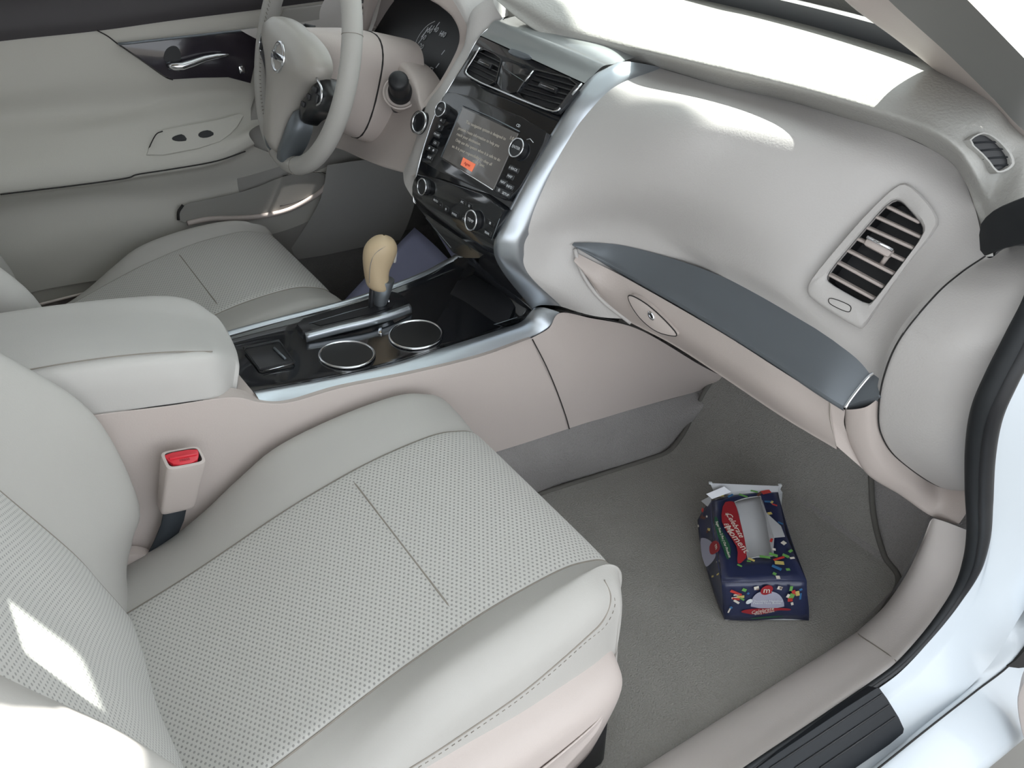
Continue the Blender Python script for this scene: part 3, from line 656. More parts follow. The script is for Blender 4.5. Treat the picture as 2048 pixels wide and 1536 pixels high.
ip2 = plane3(A(925, 60, y=.20) + Vector((.075, 0, -.01)), A(845, 215, y=.205) + Vector((.06, 0, -.01)), Vector((.83, .55, .74)))
prism('cluster_face', chaikin(ip2.pts([(760, -60), (900, -30), (945, 40), (935, 95), (905, 150), (862, 215), (800, 190), (720, 130), (700, 40)], 0), 1), ip2.n, .002, M['black'], clu)
def z2(x, y): return (480 + x * .25, y * .25)
for zx, zy, a in ((1405, 365, 0), (1440, 330, 1), (1465, 280, 1), (1490, 250, 1), (1525, 220, 1), (1585, 195, 1), (1610, 270, 0), (1420, 440, 0), (1415, 495, 0), (1625, 420, 1), (1580, 525, 1)):
    c = ip2.at(*z2(zx, zy), .002); r_ = ip2.at(*z2(zx + 20, zy + (8 if a == 0 else -26)), .002) - c
    rbox('gauge_mark', c, (.010, .0022, .0006), (r_, ip2.n.cross(r_), ip2.n), M['print'], clu, 0)
for zx, zy, s in ((1450, 375, '20'), (1470, 300, '60'), (1510, 245, '100'), (1560, 235, '140'), (1620, 275, '180'), (1490, 575, 'E'), (1525, 565, '\u25a1')):
    text('gauge_number', s, ip2.at(*z2(zx, zy), .003), ip2.at(920, 120) - ip2.at(860, 95), ip2.n, .015, M['print'], clu)
tube('gauge_arc', chaikin(ip2.pts([z2(1400, 380), z2(1405, 340), z2(1440, 270), z2(1500, 200), z2(1560, 170)], .002), 2, False), .0006, M['print'], clu, 5)
# lower driver panel with the domed housing round the stalk
La = PL([(700, 96, 'y', .50), (745, 100, 'y', .42), (782, 112, 'y', .345), (815, 132, 'y', .29), (838, 165, 'y', .243), (846, 200, 'y', .213), (850, 214, 'y', .2)])
La0 = [p + Vector((.05, .01, -.012)) for p in La]
Lb = PL([(690, 170, 'y', .50), (735, 180, 'y', .42), (775, 200, 'y', .335), (806, 222, 'y', .265), (826, 245, 'y', .22), (842, 262, 'y', .18), (852, 280, 'y', .14)])
Lc = PL([(670, 270, 'y', .50), (700, 284, 'y', .42), (738, 300, 'y', .34), (772, 312, 'y', .27), (800, 322, 'y', .22), (822, 332, 'y', .175), (836, 342, 'y', .135)])
Ld = PL([(650, 290, 'y', .52), (688, 300, 'y', .43), (728, 318, 'y', .35), (762, 332, 'y', .28), (795, 342, 'y', .225), (818, 348, 'y', .18), (830, 352, 'y', .14)])
Le = [p + Vector((.08, .01, -.01)) for p in Ld]
low = loft('driver_lower_panel', [La0, La, [a.lerp(b, .35) + Vector((-.007, -.003, .003)) for a, b in zip(La, Lb)], Lb, Lc, Ld, Le], 60, 40, M['beige'], dash)
# start button
sp = Plane(A(838, 245, y=.168), (-.88, -.12, .4))
sb = lathe('start_button', sp.at(838, 245, .004), sp.n, [(.019, -.02), (.019, .003), (.0145, .004), (.014, .002), (0, .002)], M['button'], dash, 32)
torus('button_ring', sp.at(838, 245, .0075), sp.n, .0172, .0022, M['chrome'], sb)
# outer driver vent
ov = Plane(A(735, 40, y=.60), (-.8, -.35, .3))
prism('driver_vent_duct', ov.pts([(715, 8), (752, 0), (750, 30), (732, 62), (716, 60)], 0), ov.n, .002, M['black'], dash)
for k in range(5): tube('slat', ov.pts([(712, 12 + k * 12), (752, 6 + k * 12)], .004), .003, M['beige'], dash, 6)
loft('driver_vent_surround', [PL([(640, 60, 'y', .68), (640, 20, 'y', .69), (660, -20, 'y', .69)]), PL([(700, 95, 'y', .60), (715, 50, 'y', .615), (712, 5, 'y', .62)])], 12, 5, M['dash'], dash)
loft('driver_vent_surround', [PL([(752, 0, 'y', .575), (742, 45, 'y', .57), (722, 98, 'y', .56)]), PL([(762, 0, 'y', .55), (750, 45, 'y', .55), (727, 98, 'y', .545)])], 12, 5, M['dash'], dash)
loft('driver_outer_panel', [PL([(480, 60, 'y', .70), (600, 45, 'y', .69), (716, 25, 'y', .62)]), PL([(560, 110, 'y', .68), (640, 110, 'y', .66), (716, 100, 'y', .58)]), PL([(620, 200, 'y', .62), (660, 240, 'y', .58), (690, 290, 'y', .52)])], 20, 12, M['dash'], dash)
0 and loft('driver_outer_top', [PL([(440, 30, 'y', .71), (600, -10, 'y', .70), (740, -35, 'y', .60)]), PL([(480, 60, 'y', .70), (600, 45, 'y', .69), (716, 5, 'y', .62)])], 20, 5, M['dash'], dash)

# ================================================================== steering column and wheel
TAU = math.radians(19); WC = Vector((.522, .37, .684))
WA = Vector((-math.cos(TAU), 0, math.sin(TAU))); WU = Vector((math.sin(TAU), 0, math.cos(TAU))); WR = Vector((0, -1, 0))   # towards driver, up, driver's right
def W(u, v, w=0.0): return WC + WR * u + WU * v + WA * w
HUB = [0.0, 0.0]
colm = thing('steering_column', 'beige steering column shroud with a dark wiper stalk', 'steering column', W(0, -.05, -.1))
rows = []
for w, sx, su, sd in ((.004, .050, .045, .075), (-.03, .056, .052, .092), (-.07, .062, .06, .108), (-.105, .066, .064, .120), (-.118, .0665, .0645, .122)):
    ring = []
    for k in range(24):
        a = 2 * math.pi * k / 24; s = su if math.sin(a) > 0 else sd
        ca, sa = math.cos(a), math.sin(a); e = .8
        ring.append(W(sx * math.copysign(abs(ca) ** e, ca), s * math.copysign(abs(sa) ** e, sa), w))
    rows.append(ring)
loft('column_shroud', rows, 48, 16, M['beige'], colm, closed_u=True)
tube('shroud_gap', [p for p in rows[-1]], .0018, M['gap'], colm, 6, True)
rows2 = [[p for p in rows[-1]], [W(0, 0, -.13) + (p - W(0, 0, -.118)) * 1.03 for p in rows[-1]], [W(0, 0, -.2) + (p - W(0, 0, -.118)) * 1.06 for p in rows[-1]]]
loft('column_base', rows2, 48, 8, M['beige'], colm, closed_u=True)
sx_ = A(693, 226, y=.318); lathe('shroud_screw', sx_, (-.5, -.8, -.2), [(.006, -.006), (.006, .0005), (.003, 0), (0, -.001)], M['gap'], colm, 16)
# stalk seen end-on, in a round dish
c0 = A(795, 150, y=.205); c1 = A(801, 188, y=.262)
ax = (c0 - c1).normalized()
st = lathe('wiper_stalk', c1, ax, [(.021, -.05), (.021, .016), (.0195, .020), (.0175, .022), (.0175, .052), (.0170, .058), (.0155, .061), (.012, .063), (0, .064)], M['black'], colm, 36)
lathe('stalk_dish', c1, ax, [(.030, .004), (.0305, .007), (.028, .008), (.0235, .002), (.0225, -.03)], M['beige'], colm, 40)
# left stalk tip above the hub
tube('light_stalk', [A(596, 62, y=.47), A(612, 54, y=.46), A(630, 58, y=.45)], .006, M['black'], colm, 10)

whl = thing('steering_wheel', 'beige leather steering wheel with silver lower spoke', 'steering wheel', W(0, 0))
rim = [W(.185 * math.cos(2 * math.pi * k / 72), .185 * math.sin(2 * math.pi * k / 72)) for k in range(72)]
tube('rim', rim, .0165, M['vinyl'], whl, 18, True)
def arc(a0, a1, R, w, n=24): return [W(R * math.cos(math.radians(a0 + (a1 - a0) * i / n)), R * math.sin(math.radians(a0 + (a1 - a0) * i / n)), w) for i in range(n + 1)]
# stitching along the inside of the left grip, small cross stitches
stm = []
for k in range(46):
    a = math.radians(118 + k * 2.5); p = W(.172 * math.cos(a), .172 * math.sin(a), .0108); t = (WR * -math.sin(a) + WU * math.cos(a)); r_ = (WR * math.cos(a) + WU * math.sin(a))
    V, F = tube_data([p - r_ * .0035 + t * .0012, p + WA * .0012, p + r_ * .0035 - t * .0012], .0007, 5); stm.append((V, F))
VV = []; FF = []
for V, F in stm:
    o = len(VV); VV += V; FF += [tuple(i + o for i in f) for f in F]
mesh('grip_stitching', VV, FF, M['seam'], whl)
for a in (-75, -105, 60, 20):
    ra = math.radians(a); c = W(.185 * math.cos(ra), .185 * math.sin(ra)); t = WR * -math.sin(ra) + WU * math.cos(ra)
    torus('rim_seam', c, t, .0166, .0005, M['seam'], whl, 24, 5)
# airbag cover: domed, tapering down to the lower spoke
def dome(name, outl, w0, w1, m, parent, inset=(1, .96, .85, .55, .2), hs=(0, .45, .78, .97, 1), c=None):
    k = len(outl); V = []; F = []; cu = sum(p[0] for p in outl) / k if c is None else c[0]; cv = sum(p[1] for p in outl) / k if c is None else c[1]
    V += [W(u, v, w0 - .012) for u, v in outl]
    for s, h in zip(inset, hs):
        V += [W(cu + (u - cu) * s, cv + (v - cv) * s, w0 + (w1 - w0) * h) for u, v in outl]
    n = len(inset) + 1
    for a in range(n - 1):
        for i in range(k): F.append((a * k + i, a * k + (i + 1) % k, (a + 1) * k + (i + 1) % k, (a + 1) * k + i))
    F.append(tuple((n - 1) * k + i for i in range(k)))
    return mesh(name, V, F, m, parent)
def smooth2(pts, n): return [(p.x, p.y) for p in cr([Vector((a, b, 0)) for a, b in pts], n, True)]
ROT = math.radians(7)
def W(u, v, w=0.0):
    v -= .026; return WC + WR * (u * math.cos(ROT) + v * math.sin(ROT)) + WU * (-u * math.sin(ROT) + v * math.cos(ROT)) + WA * w
half = [(.045, .070), (.095, .063), (.124, .046), (.120, .020), (.086, -.006), (.058, -.040), (.042, -.075), (.032, -.110), (.022, -.142)]
pad_o = smooth2([(0, .071)] + half + [(0, -.150)] + [(-a, b) for a, b in half[::-1]], 80)
hubm = mat('hub_vinyl', (168, 164, 158), .38, grain=.1, gscale=600)
dome('airbag_cover', pad_o, .012, .046, hubm, whl, c=(0, .005))
for s in (-1, 1):
    sp_o = smooth2([(s * .112, .026), (s * .150, .022), (s * .176, .012), (s * .172, -.012), (s * .130, -.030), (s * .096, -.050), (s * .074, -.068), (s * .056, -.048), (s * .082, -.010)], 44)
    if s > 0: sp_o = sp_o[::-1]
    pod = dome('side_spoke', sp_o, -.004, .022, M['button'], whl)
    for (u, v, uu, vv) in ((.122, .006, .016, .010), (.106, -.012, .012, .010), (.090, -.030, .012, .009), (.138, -.004, .008, .014)):
        rbox('switch', W(s * u, v, .022), (uu, vv, .006), (WR, WU, WA), M['black'], pod, .002)
    tube('pod_trim', [W(s * .120, .024, .022), W(s * .146, .016, .022), W(s * .152, -.002, .021), W(s * .140, -.014, .021)], .0020, M['chrome'], pod, 6, n=16)
    fk = smooth2([(s * .058, -.046), (s * .076, -.070), (s * .072, -.100), (s * .056, -.130), (s * .044, -.156), (s * .018, -.160), (s * .024, -.135), (s * .034, -.105), (s * .044, -.072)], 40)
    if s > 0: fk = fk[::-1]
    dome('lower_spoke', fk, .002, .026, M['darksilver'], whl)
# emblem: ring with a bar and the name
ec = W(.010, .018, .046)
emb = torus('emblem', ec, WA, .0235, .0030, M['chrome'], whl, 40, 8)
rbox('emblem_bar', ec + WA * .001, (.060, .012, .004), (WR, WU, WA), M['chrome'], emb, .0015)
text('emblem_text', 'NISSAN', ec + WA * .0031, WR, WA, .0105, M['black'], emb)
rbox('hub', W(0, 0, -.004), (.10, .09, .03), (WR, WU, WA), M['black'], whl, .012)

# ================================================================== centre console
con = thing('centre_console', 'beige centre console with glossy black top, silver edging and padded armrest', 'console', (.35, 0, 0))
# black top panel between its two silver edges
tr_in = PL([(505, 785, -.105), (577, 772, -.105), (681, 753, -.105), (784, 729, -.105), (887, 696, -.105), (990, 663, -.105), (1040, 645, -.105), (1066, 618, -.108)])
tl_in = PL([(430, 679, 'y', .10), (530, 651, 'y', .10), (630, 625, 'y', .10), (715, 602, 'y', .10), (800, 572, 'y', .10), (858, 548, 'y', .10), (897, 527, 'y', .098), (932, 512, 'y', .085)])
tp_rows = []
for f in (0, .12, .5, .88, 1):
    tp_rows.append([a.lerp(b, f) + Vector((0, 0, -.006 * (0 if f in (0, 1) else 1))) for a, b in zip(tr_in, tl_in)])
def zc(x, y): return (440 + x * .34375, 440 + y * .34375)
cup = [((694, 711), .0415), ((832, 671), .0420)]
tpp = plane3(tr_in[1], tr_in[5], tl_in[3])
tp0 = loft('tmp', tp_rows, 60, 30, M['piano'], None); topS = Surf(tp0); bpy.data.objects.remove(tp0)
tpp.p = sum((topS.hit(a, b)[0] for a, b in ((600, 700), (700, 710), (760, 650), (832, 671), (650, 650), (540, 712), (900, 640))), Vector()) / 7
cupc = [topS.hit(px, py)[0] + tpp.n * .0005 for (px, py), r in cup]
hole = [(lambda c, cc=cc, r=r: (c - cc).length < r * .985) for cc, (_, r) in zip(cupc, cup)]
toppanel = loft('top_panel', tp_rows, 170, 70, M['piano'], con, hole=hole)
for cc, ((px_, py_), r) in zip(cupc, cup):
    n = (topS.plane([(px_ + a, py_ + b) for a, b in ((-50, 0), (50, 0), (0, 30), (0, -30))]).n)
    cw = lathe('cup_holder', cc, n, [(r * 1.0, .002), (r * .97, -.004), (r * .93, -.05), (r * .86, -.060), (0, -.060)], M['well'], con, 40)
    torus('cup_ring', cc + n * .0015, n, r, .0022, M['chrome'], cw, 56, 8)
# the silver edges
lo_e = PL([(520, 803, -.131), (577, 803, -.132), (681, 774, -.132), (818, 746, -.133), (956, 712, -.134), (1062, 676, -.136), (1098, 655, -.140), (1120, 625, -.150)])
ridge = [a.lerp(b, .42) + Vector((0, -.002, .006)) for a, b in zip(tr_in, lo_e)]
loft('side_trim', [[p + Vector((0, .002, -.006)) for p in tr_in], tr_in, [a.lerp(b, .25) + Vector((0, 0, .002)) for a, b in zip(tr_in, ridge)], ridge, lo_e, [p + Vector((0, .004, -.003)) for p in lo_e]], 80, 18, M['satin'], con)
lo_l = [p + Vector((0, .012, -.003)) for p in tl_in]
loft('side_trim', [tl_in, [p + Vector((0, .004, .004)) for p in tl_in], [p + Vector((0, .012, .001)) for p in tl_in], [p + Vector((0, .016, -.02)) for p in tl_in]], 60, 8, M['satin'], con)
# side panels
c_top = PL([(60, 852, -.135), (185, 830, -.135), (330, 812, -.135), (460, 794, -.135), (520, 804, -.135), (577, 804, -.136), (681, 775, -.136), (818, 747, -.137), (956, 713, -.138), (1062, 677, -.140)])
c_mid = [Vector((p.x, p.y - .004 - .010 * min(1, max(0, (p.x - .2) / .3)), .55 * p.z + .45 * .12)) for p in c_top]
SEAM = PL([(1064, 678, -.140), (1090, 728, -.154), (1112, 779, -.162), (1130, 829, -.166), (1138, 857, -.167)])
c_mid[-1] = SEAM[2].copy()
c_bot = PL([(120, 1240, -.144), (240, 1200, -.144), (400, 1140, -.145), (560, 1080, -.147), (660, 1040, -.150), (740, 1000, -.154), (850, 950, -.158), (960, 914, -.162), (1050, 886, -.164), (1138, 857, -.167)])
c_in = [p + Vector((0, .03, -.002)) for p in c_top]
loft('side_panel', [c_in, c_top, [a.lerp(b, .08) + Vector((0, -.004 * (1 - (i == 9)), 0)) for i, (a, b) in enumerate(zip(c_top, c_mid))], c_mid, c_bot], 80, 24, M['beige'], con)
f_top = PL([(1062, 677, -.140), (1098, 656, -.142), (1120, 626, -.151), (1180, 636, -.175), (1280, 660, -.20), (1400, 730, -.205), (1460, 760, -.21)])
f_bot = PL([(1138, 857, -.167), (1175, 845, -.168), (1210, 835, -.168), (1256, 821, -.170), (1320, 803, -.172), (1394, 783, -.175), (1450, 760, -.20)])
f_mid = [a.lerp(b, .5) + Vector((0, -.006, 0)) for a, b in zip(f_top, f_bot)]
f_mid[0] = SEAM[2].copy()
loft('front_side_panel', [f_top, f_mid, f_bot], 50, 16, M['beige'], con)
tube('panel_gap', [p + Vector((0, -.0012, 0)) for p in PL([(1064, 678, -.141), (1090, 728, -.155), (1112, 779, -.163), (1130, 829, -.167), (1138, 857, -.168)])], .0010, M['gap'], con, 6, n=20)
cl_top = [p + Vector((0, .014, -.004)) for p in tl_in]; cl_top = [Vector((-.1, .115, .37)), Vector((.1, .115, .36))] + cl_top
loft('side_panel', [cl_top, [Vector((p.x, .15, .05)) for p in cl_top]], 40, 8, M['beige'], con)
# cover of the power socket, tray outline
sc_ = [zc(*q) for q in [(135, 748), (345, 706), (438, 830), (232, 878)]]
tpo = tpp; tpp = topS.plane(sc_, .001)
cov = prism('socket_cover', tpp.pts(sc_, -.002), tpp.n, .004, M['button'], con, .001)
tube('cover_rim', [p for a_, b_ in zip(tpp.pts(sc_, .0022), tpp.pts(sc_[1:] + sc_[:1], .0022)) for p in (a_.lerp(b_, .06), a_.lerp(b_, .94))], .0011, M['black'], cov, 6, True)
tube('cover_mark', tpp.pts([zc(315, 745), zc(380, 808)], .0035), .0022, M['darksilver'], cov, 8)
tube('cover_edge', tpp.pts([zc(250, 880), zc(430, 835)], .003), .0008, M['chrome'], cov, 6)
tpp = topS.plane([(960, 620), (1000, 600), (930, 560)], .002)
tray = [zc(*q) for q in [(1405, 320), (1310, 480), (1500, 640), (1740, 565), (1640, 330)]]
rk = chaikin(tpp.pts(tray, -.001), 1)
prism('tray_mat', rk, tpp.n, .0015, M['black'], con, .0006)
tube('tray_edge', tpp.pts([zc(1505, 638), zc(1730, 565)], .002), .0009, M['darksilver'], con, 6)
tpp = topS.plane([(755, 670), (765, 650)], .001)
rbox('lid_tick', tpp.at(*zc(932, 645), .0), (.006, .022, .004), (tpp.at(830, 665) - tpp.at(760, 660), tpp.at(760, 640) - tpp.at(758, 680), tpp.n), M['chrome'], con, .001)
# shift plate
tpp = topS.plane([(600, 660), (700, 640), (790, 610), (640, 640)], .0)
spx = [(588, 651), (612, 678), (739, 646), (824, 618), (804, 596), (780, 590), (739, 606), (660, 630)]
spl = chaikin(tpp.pts(spx, .0), 1)
plate = prism('shift_plate', spl, tpp.n, .010, M['button'], con, .004)
sl = tpp.pts([(622, 645), (700, 624), (760, 608), (790, 606), (785, 614), (740, 628), (640, 652)], .0105)
prism('shift_gate', sl, tpp.n, .0006, M['black'], con)
ed = tpp.pts([(612, 677), (676, 660), (739, 645), (790, 630), (822, 618)], .010)
loft('shift_plate_edge', [[p + tpp.n * .002 + (tpp.at(700, 640) - tpp.at(704, 652)) * .6 for p in ed], [p + tpp.n * .004 for p in ed], [p - tpp.n * .006 for p in ed]], 30, 9, M['satin'], con, thick=.002)
tube('shift_plate_line', tpp.pts([(618, 647), (700, 623), (742, 612)], .0108), .0008, M['darksilver'], con, 6)
# armrest
arm_t = [ # far edge to near edge, columns run rear to front
    PL([(-160, 652, 'y', .098), (0, 627, 'y', .100), (120, 610, 'y', .102), (240, 597, 'y', .102), (330, 592, 'y', .098), (385, 602, 'y', .082), (430, 632, 'y', .058)]),
    PL([(-170, 680, 'y', .03), (-10, 655, 'y', .03), (110, 640, 'y', .03), (235, 628, 'y', .03), (330, 628, 'y', .03), (400, 640, 'y', .02), (447, 652, 'y', .025)]),
    PL([(-170, 735, 'y', -.06), (0, 702, 'y', -.06), (120, 682, 'y', -.06), (240, 672, 'y', -.06), (340, 670, 'y', -.06), (420, 678, 'y', -.06), (464, 688, 'y', -.03)]),
    PL([(-120, 775, -.122), (40, 745, -.122), (150, 726, -.123), (250, 713, -.124), (340, 706, -.124), (425, 705, -.120), (470, 712, -.075)]),
    PL([(-60, 812, -.136), (90, 782, -.136), (190, 765, -.137), (280, 752, -.138), (360, 745, -.138), (432, 742, -.130), (471, 732, -.092)]),
    PL([(0, 856, -.134), (120, 840, -.134), (210, 828, -.135), (300, 814, -.136), (380, 803, -.136), (440, 794, -.130), (464, 782, -.100)])]
edge0 = [p + Vector((0, .012, -.05)) for p in arm_t[0]]; edge0[-1] = arm_t[0][-1] + Vector((.006, .004, -.05)); edge0[-2] = arm_t[0][-2] + Vector((.008, .010, -.05))
tipc = [arm_t[k][-1] for k in range(6)]
arm = loft('armrest', [edge0] + arm_t, 70, 40, M['arm'], con)
nose = [edge0[-1]] + tipc
nb = [p + Vector((.006, 0, -.03 * (1 - k / 6))) for k, p in enumerate(nose)]
loft('armrest_nose', [nose, [p + Vector((.003, 0, -.010)) for p in nose], [Vector((p.x - .008, p.y, .40)) for p in nose]], 24, 8, M['arm'], con)
tube('armrest_seam', [p + Vector((0, -.001, .002)) for p in arm_t[3][:6]], .0009, M['seam'], con, 6, n=50)
tube('armrest_gap', [p + Vector((0, .0, -.002)) for p in arm_t[5][:6]], .0022, M['gap'], con, 6, n=40)
fil = [Vector((p.x, p.y, p.z)) for p in PL([(455, 800, -.133), (505, 786, -.106)])]
mesh('armrest_base', [P((440, 800, -.132)), P((522, 803, -.131)), P((505, 785, -.105)), P((470, 740, -.06)), P((440, 690, .36)), A(400, 640, y=.09), Vector((.0, .09, .36)), Vector((.0, -.13, .40))], [(0, 1, 2, 3, 4, 5, 6, 7)], M['beige'], con)

# gear lever
gl = thing('gear_lever', 'tan leather gear lever with chrome collar standing on the console', 'gear lever', A(757, 612, y=.06))
gb0 = A(758, 612, y=.06); gt0 = A(760, 520, y=.06); 
def gp(px, py): return A(px, py, y=.06)
axis_pts = [gp(766, 600), gp(760, 582), gp(752, 565), gp(752, 545), gp(756, 520), gp(762, 497), gp(766, 482), gp(768, 471)]
rads = [.0165, .0195, .0205, .0205, .0235, .0265, .0235, .010]
T_, N_ = frames(axis_pts)
kn_rows = []
sec = [(gp(757, 576), .0150, .017), (gp(756, 571), .0185, .019), (gp(754, 560), .0195, .0195), (gp(753, 540), .0215, .0195), (gp(757, 518), .0265, .021), (gp(761, 500), .0280, .0225), (gp(764, 487), .0240, .021), (gp(767, 476), .0150, .015), (gp(768, 470), .002, .002)]
up = (sec[-2][0] - sec[0][0]).normalized()
fx = Vector((1, 0, 0)); fx = (fx - up * fx.dot(up)).normalized(); fy = up.cross(fx)
for c, a, b in sec:
    kn_rows.append([c + fx * (a * math.cos(2 * math.pi * k / 20)) + fy * (b * math.sin(2 * math.pi * k / 20)) for k in range(20)])
loft('knob', kn_rows, 40, 34, M['tan'], gl, closed_u=True)
sm = [(763, 474), (790, 484), (776, 497), (752, 512), (740, 530), (738, 556), (738, 568)]
seam_pts = []
for q in sm:
    p = gp(*q); seam_pts.append(p)
def on_knob(px, py):
    r = ray(px, py).normalized(); best = None
    for s in range(900, 1600):
        p = CAM + r * (s / 1000.0); h = (p - sec[0][0]).dot(up)
        hs = [(q[0] - sec[0][0]).dot(up) for q in sec]
        for j in range(len(sec) - 1):
            if hs[j] <= h <= hs[j + 1]:
                f = (h - hs[j]) / max(1e-6, hs[j + 1] - hs[j]); c = sec[j][0].lerp(sec[j + 1][0], f); a = sec[j][1] + (sec[j + 1][1] - sec[j][1]) * f; b = sec[j][2] + (sec[j + 1][2] - sec[j][2]) * f
                d = p - c
                if (d.dot(fx) / a) ** 2 + (d.dot(fy) / b) ** 2 < 1.0: return p
    return None
sp_ = [on_knob(*q) for q in [(786, 484), (776, 490), (764, 497), (754, 504), (746, 514), (741, 530), (739, 548), (739, 566)]]
sp_ = [p for p in sp_ if p]
if len(sp_) > 2: tube('knob_seam', [p - ray(*project(p)).normalized() * .0003 for p in sp_], .0008, M['seam'], gl, 6, n=30)
rbox('shift_button', gp(788, 512), (.006, .012, .022), (fx, fy, up), M['vinyl'], gl, .0028)
lathe('collar', gp(760, 612), up, [(.0085, -.004), (.0105, .004), (.0125, .012), (.016, .028), (.0195, .046), (.0195, .049), (.015, .050)], M['satin'], gl, 32)
rbox('lever_shaft', gp(742, 598), (.006, .010, .055), (fx, fy, up), M['black'], gl, .002)
tube('lock_release', [gp(777, 608), gp(778, 600)], .0018, M['chrome'], gl, 8)

# ================================================================== seats
SX = [-.07, -.02, .04, .09, .15, .21, .30, .39, .435]
Z_IN = [.215, .222, .235, .256, .290, .318, .330, .331, .318]
Z_C = [.226, .236, .250, .264, .282, .297, .312, .314, .303]
def seat_z(x, y, inner=True):
    def ip(tab):
        j = 0
        while j < len(SX) - 2 and x > SX[j + 1]: j += 1
        f = (x - SX[j]) / (SX[j + 1] - SX[j]); p0 = tab[max(0, j - 1)]; p1 = tab[j]; p2 = tab[j + 1]; p3 = tab[min(len(tab) - 1, j + 2)]
        return .5 * (2 * p1 + (p2 - p0) * f + (2 * p0 - 5 * p1 + 4 * p2 - p3) * f * f + (3 * p1 - p0 - 3 * p2 + p3) * f ** 3)
    return ip(Z_IN), ip(Z_C)
SEWN = {}
def cushion(root, s, dz):
    """s = -1: passenger side (right), +1: driver"""
    def col(y, kind, xs=SX):
        out = []
        for x in xs:
            zi, zc = seat_z(x, y); out.append((x, zi, zc))
        return out
    def line(ya, kind):
        # one fore-aft line of the cushion: kind gives how high it sits
        pts = []
        for x in SX:
            zi, zc = seat_z(x, 0)
            taper = max(0, (x - .30) / .135) ** 2 * (-.022 if abs(ya) > .4 else -.006) if kind in ('side', 'edge', 'ridge', 'low') else 0
            yy = ya + (taper if abs(ya) > .4 else -taper)     # front corners round in
            z = {'seam': zc + .002, 'mid': zc + .006, 'centre': zc + .007, 'rise': .5 * zi + .5 * zc + .004, 'ridge': zi, 'edge': zi - .020, 'side': zi - .06, 'low': .13}[kind]
            pts.append(Vector((x, s * -yy * -1 if False else s * abs(yy), z + dz)))
        zi, zc = seat_z(.435, 0); zt = pts[-1].z
        nose = {'seam': 1, 'mid': 1, 'centre': 1, 'rise': 1, 'ridge': .85, 'edge': .45, 'side': .2, 'low': .2}[kind]
        y_ = pts[-1].y
        if kind == 'low': pts += [Vector((.445, y_, .125 + dz)), Vector((.45, y_, .12 + dz)), Vector((.45, y_, .115 + dz)), Vector((.44, y_, .11 + dz))]
        else: pts += [Vector((.435 + .027 * nose, y_, zt - .016)), Vector((.435 + .036 * nose, y_, zt - .042)), Vector((.435 + .030 * nose, y_, zt - .080)), Vector((.43, y_, .13 + dz))]
        return pts
    inn = [line(.147, 'low'), line(.146, 'side'), line(.149, 'edge'), line(.168, 'ridge'), line(.210, 'rise'), line(.262, 'seam')]
    cen = [line(.262, 'seam'), line(.275, 'mid'), line(.34, 'centre'), line(.415, 'centre'), line(.49, 'centre'), line(.548, 'mid'), line(.560, 'seam')]
    out = [line(.560, 'seam'), line(.582, 'rise'), line(.606, 'ridge'), line(.630, 'edge'), line(.638, 'side'), line(.634, 'low')]
    loft('bolster', inn, 60, 30, M['vinyl'], root); ob = loft('bolster', out, 60, 30, M['vinyl'], root)
    # insert, uv in metres
    loft('cushion', [[q for q in r] for r in cen], 90, 40, M['perf'], root)
    for r in (cen[0], cen[-1]): tube('seam', [p + Vector((0, 0, .0002)) for p in r[:12]], .0012, M['seam'], root, 6, n=70)
    # cross seam
    x0 = .265; yy = [.262, .30, .36, .415, .47, .52, .560]
    cs = []
    for i, y in enumerate(yy):
        zi, zc = seat_z(x0, 0); cs.append(Vector((x0, s * y, zc + dz + (.0022 if i in (0, 6) else .0068))))
    tube('seam', cs, .0011, M['seam'], root, 6, n=30)
    # piping and stitching on the outer bolster, worked out on the passenger seat and mirrored for the driver's
    if s < 0:
        bs_ = Surf(ob)
        for key, dy in (('pipe', 0), ('stitch', 9)):
            hp = [bs_.hit(a, b) for a, b in [(1208 + dy * .5, 1160 + dy), (1221 + dy, 1196 + dy), (1206 + dy * .7, 1240 + dy), (1172, 1275 + dy), (1108, 1332 + dy), (1040, 1388 + dy), (960, 1444 + dy), (880, 1498 + dy), (800, 1548 + dy), (700, 1606 + dy)]]
            SEWN[key] = [(h[0] + h[1] * .0003) for h in hp if h[0] is not None]
    pipe = [Vector((p.x, p.y * -s, p.z + dz)) for p in SEWN['pipe']]; stch = [Vector((p.x, p.y * -s, p.z + dz)) for p in SEWN['stitch']]
    if len(pipe) > 3: tube('piping', pipe, .0010, M['seam'], root, 6, n=70)
    if len(stch) > 3:
        pts = resample(cr(stch, 300), 150); VV = []; FF = []
        for i in range(8, 148, 3):
            V, F = tube_data([pts[i], pts[i + 1].lerp(pts[i + 2], .4)], .0005, 5); o = len(VV); VV += V; FF += [tuple(a + o for a in f) for f in F]
        mesh('stitching', VV, FF, M['seam'], root)
    # base and outer side trim
    zb = .03
    b1 = [Vector((x, s * y, z + dz)) for x, y, z in ((-.12, .650, .225), (.0, .656, .222), (.15, .660, .218), (.30, .656, .212), (.38, .648, .200), (.425, .632, .190), (.438, .612, .18))]
    b0 = [p + Vector((0, -s * .03, .022)) for p in b1]
    b2 = [p + Vector((0, s * .008, -.035)) for p in b1]; b3 = [Vector((p.x - .012, p.y - s * .006, .055 + .02 * max(0, p.x))) for p in b1]
    tr = loft('side_trim', [b0, b1, b2, b3], 50, 18, M['beige'], root, thick=.004)
    rc = [Vector((x, s * y, z + dz)) for x, y, z in ((.10, .6705, .150), (.20, .6715, .156), (.28, .670, .163), (.36, .664, .168), (.395, .655, .166), (.37, .660, .135), (.29, .666, .105), (.2, .668, .085), (.1, .668, .08))]
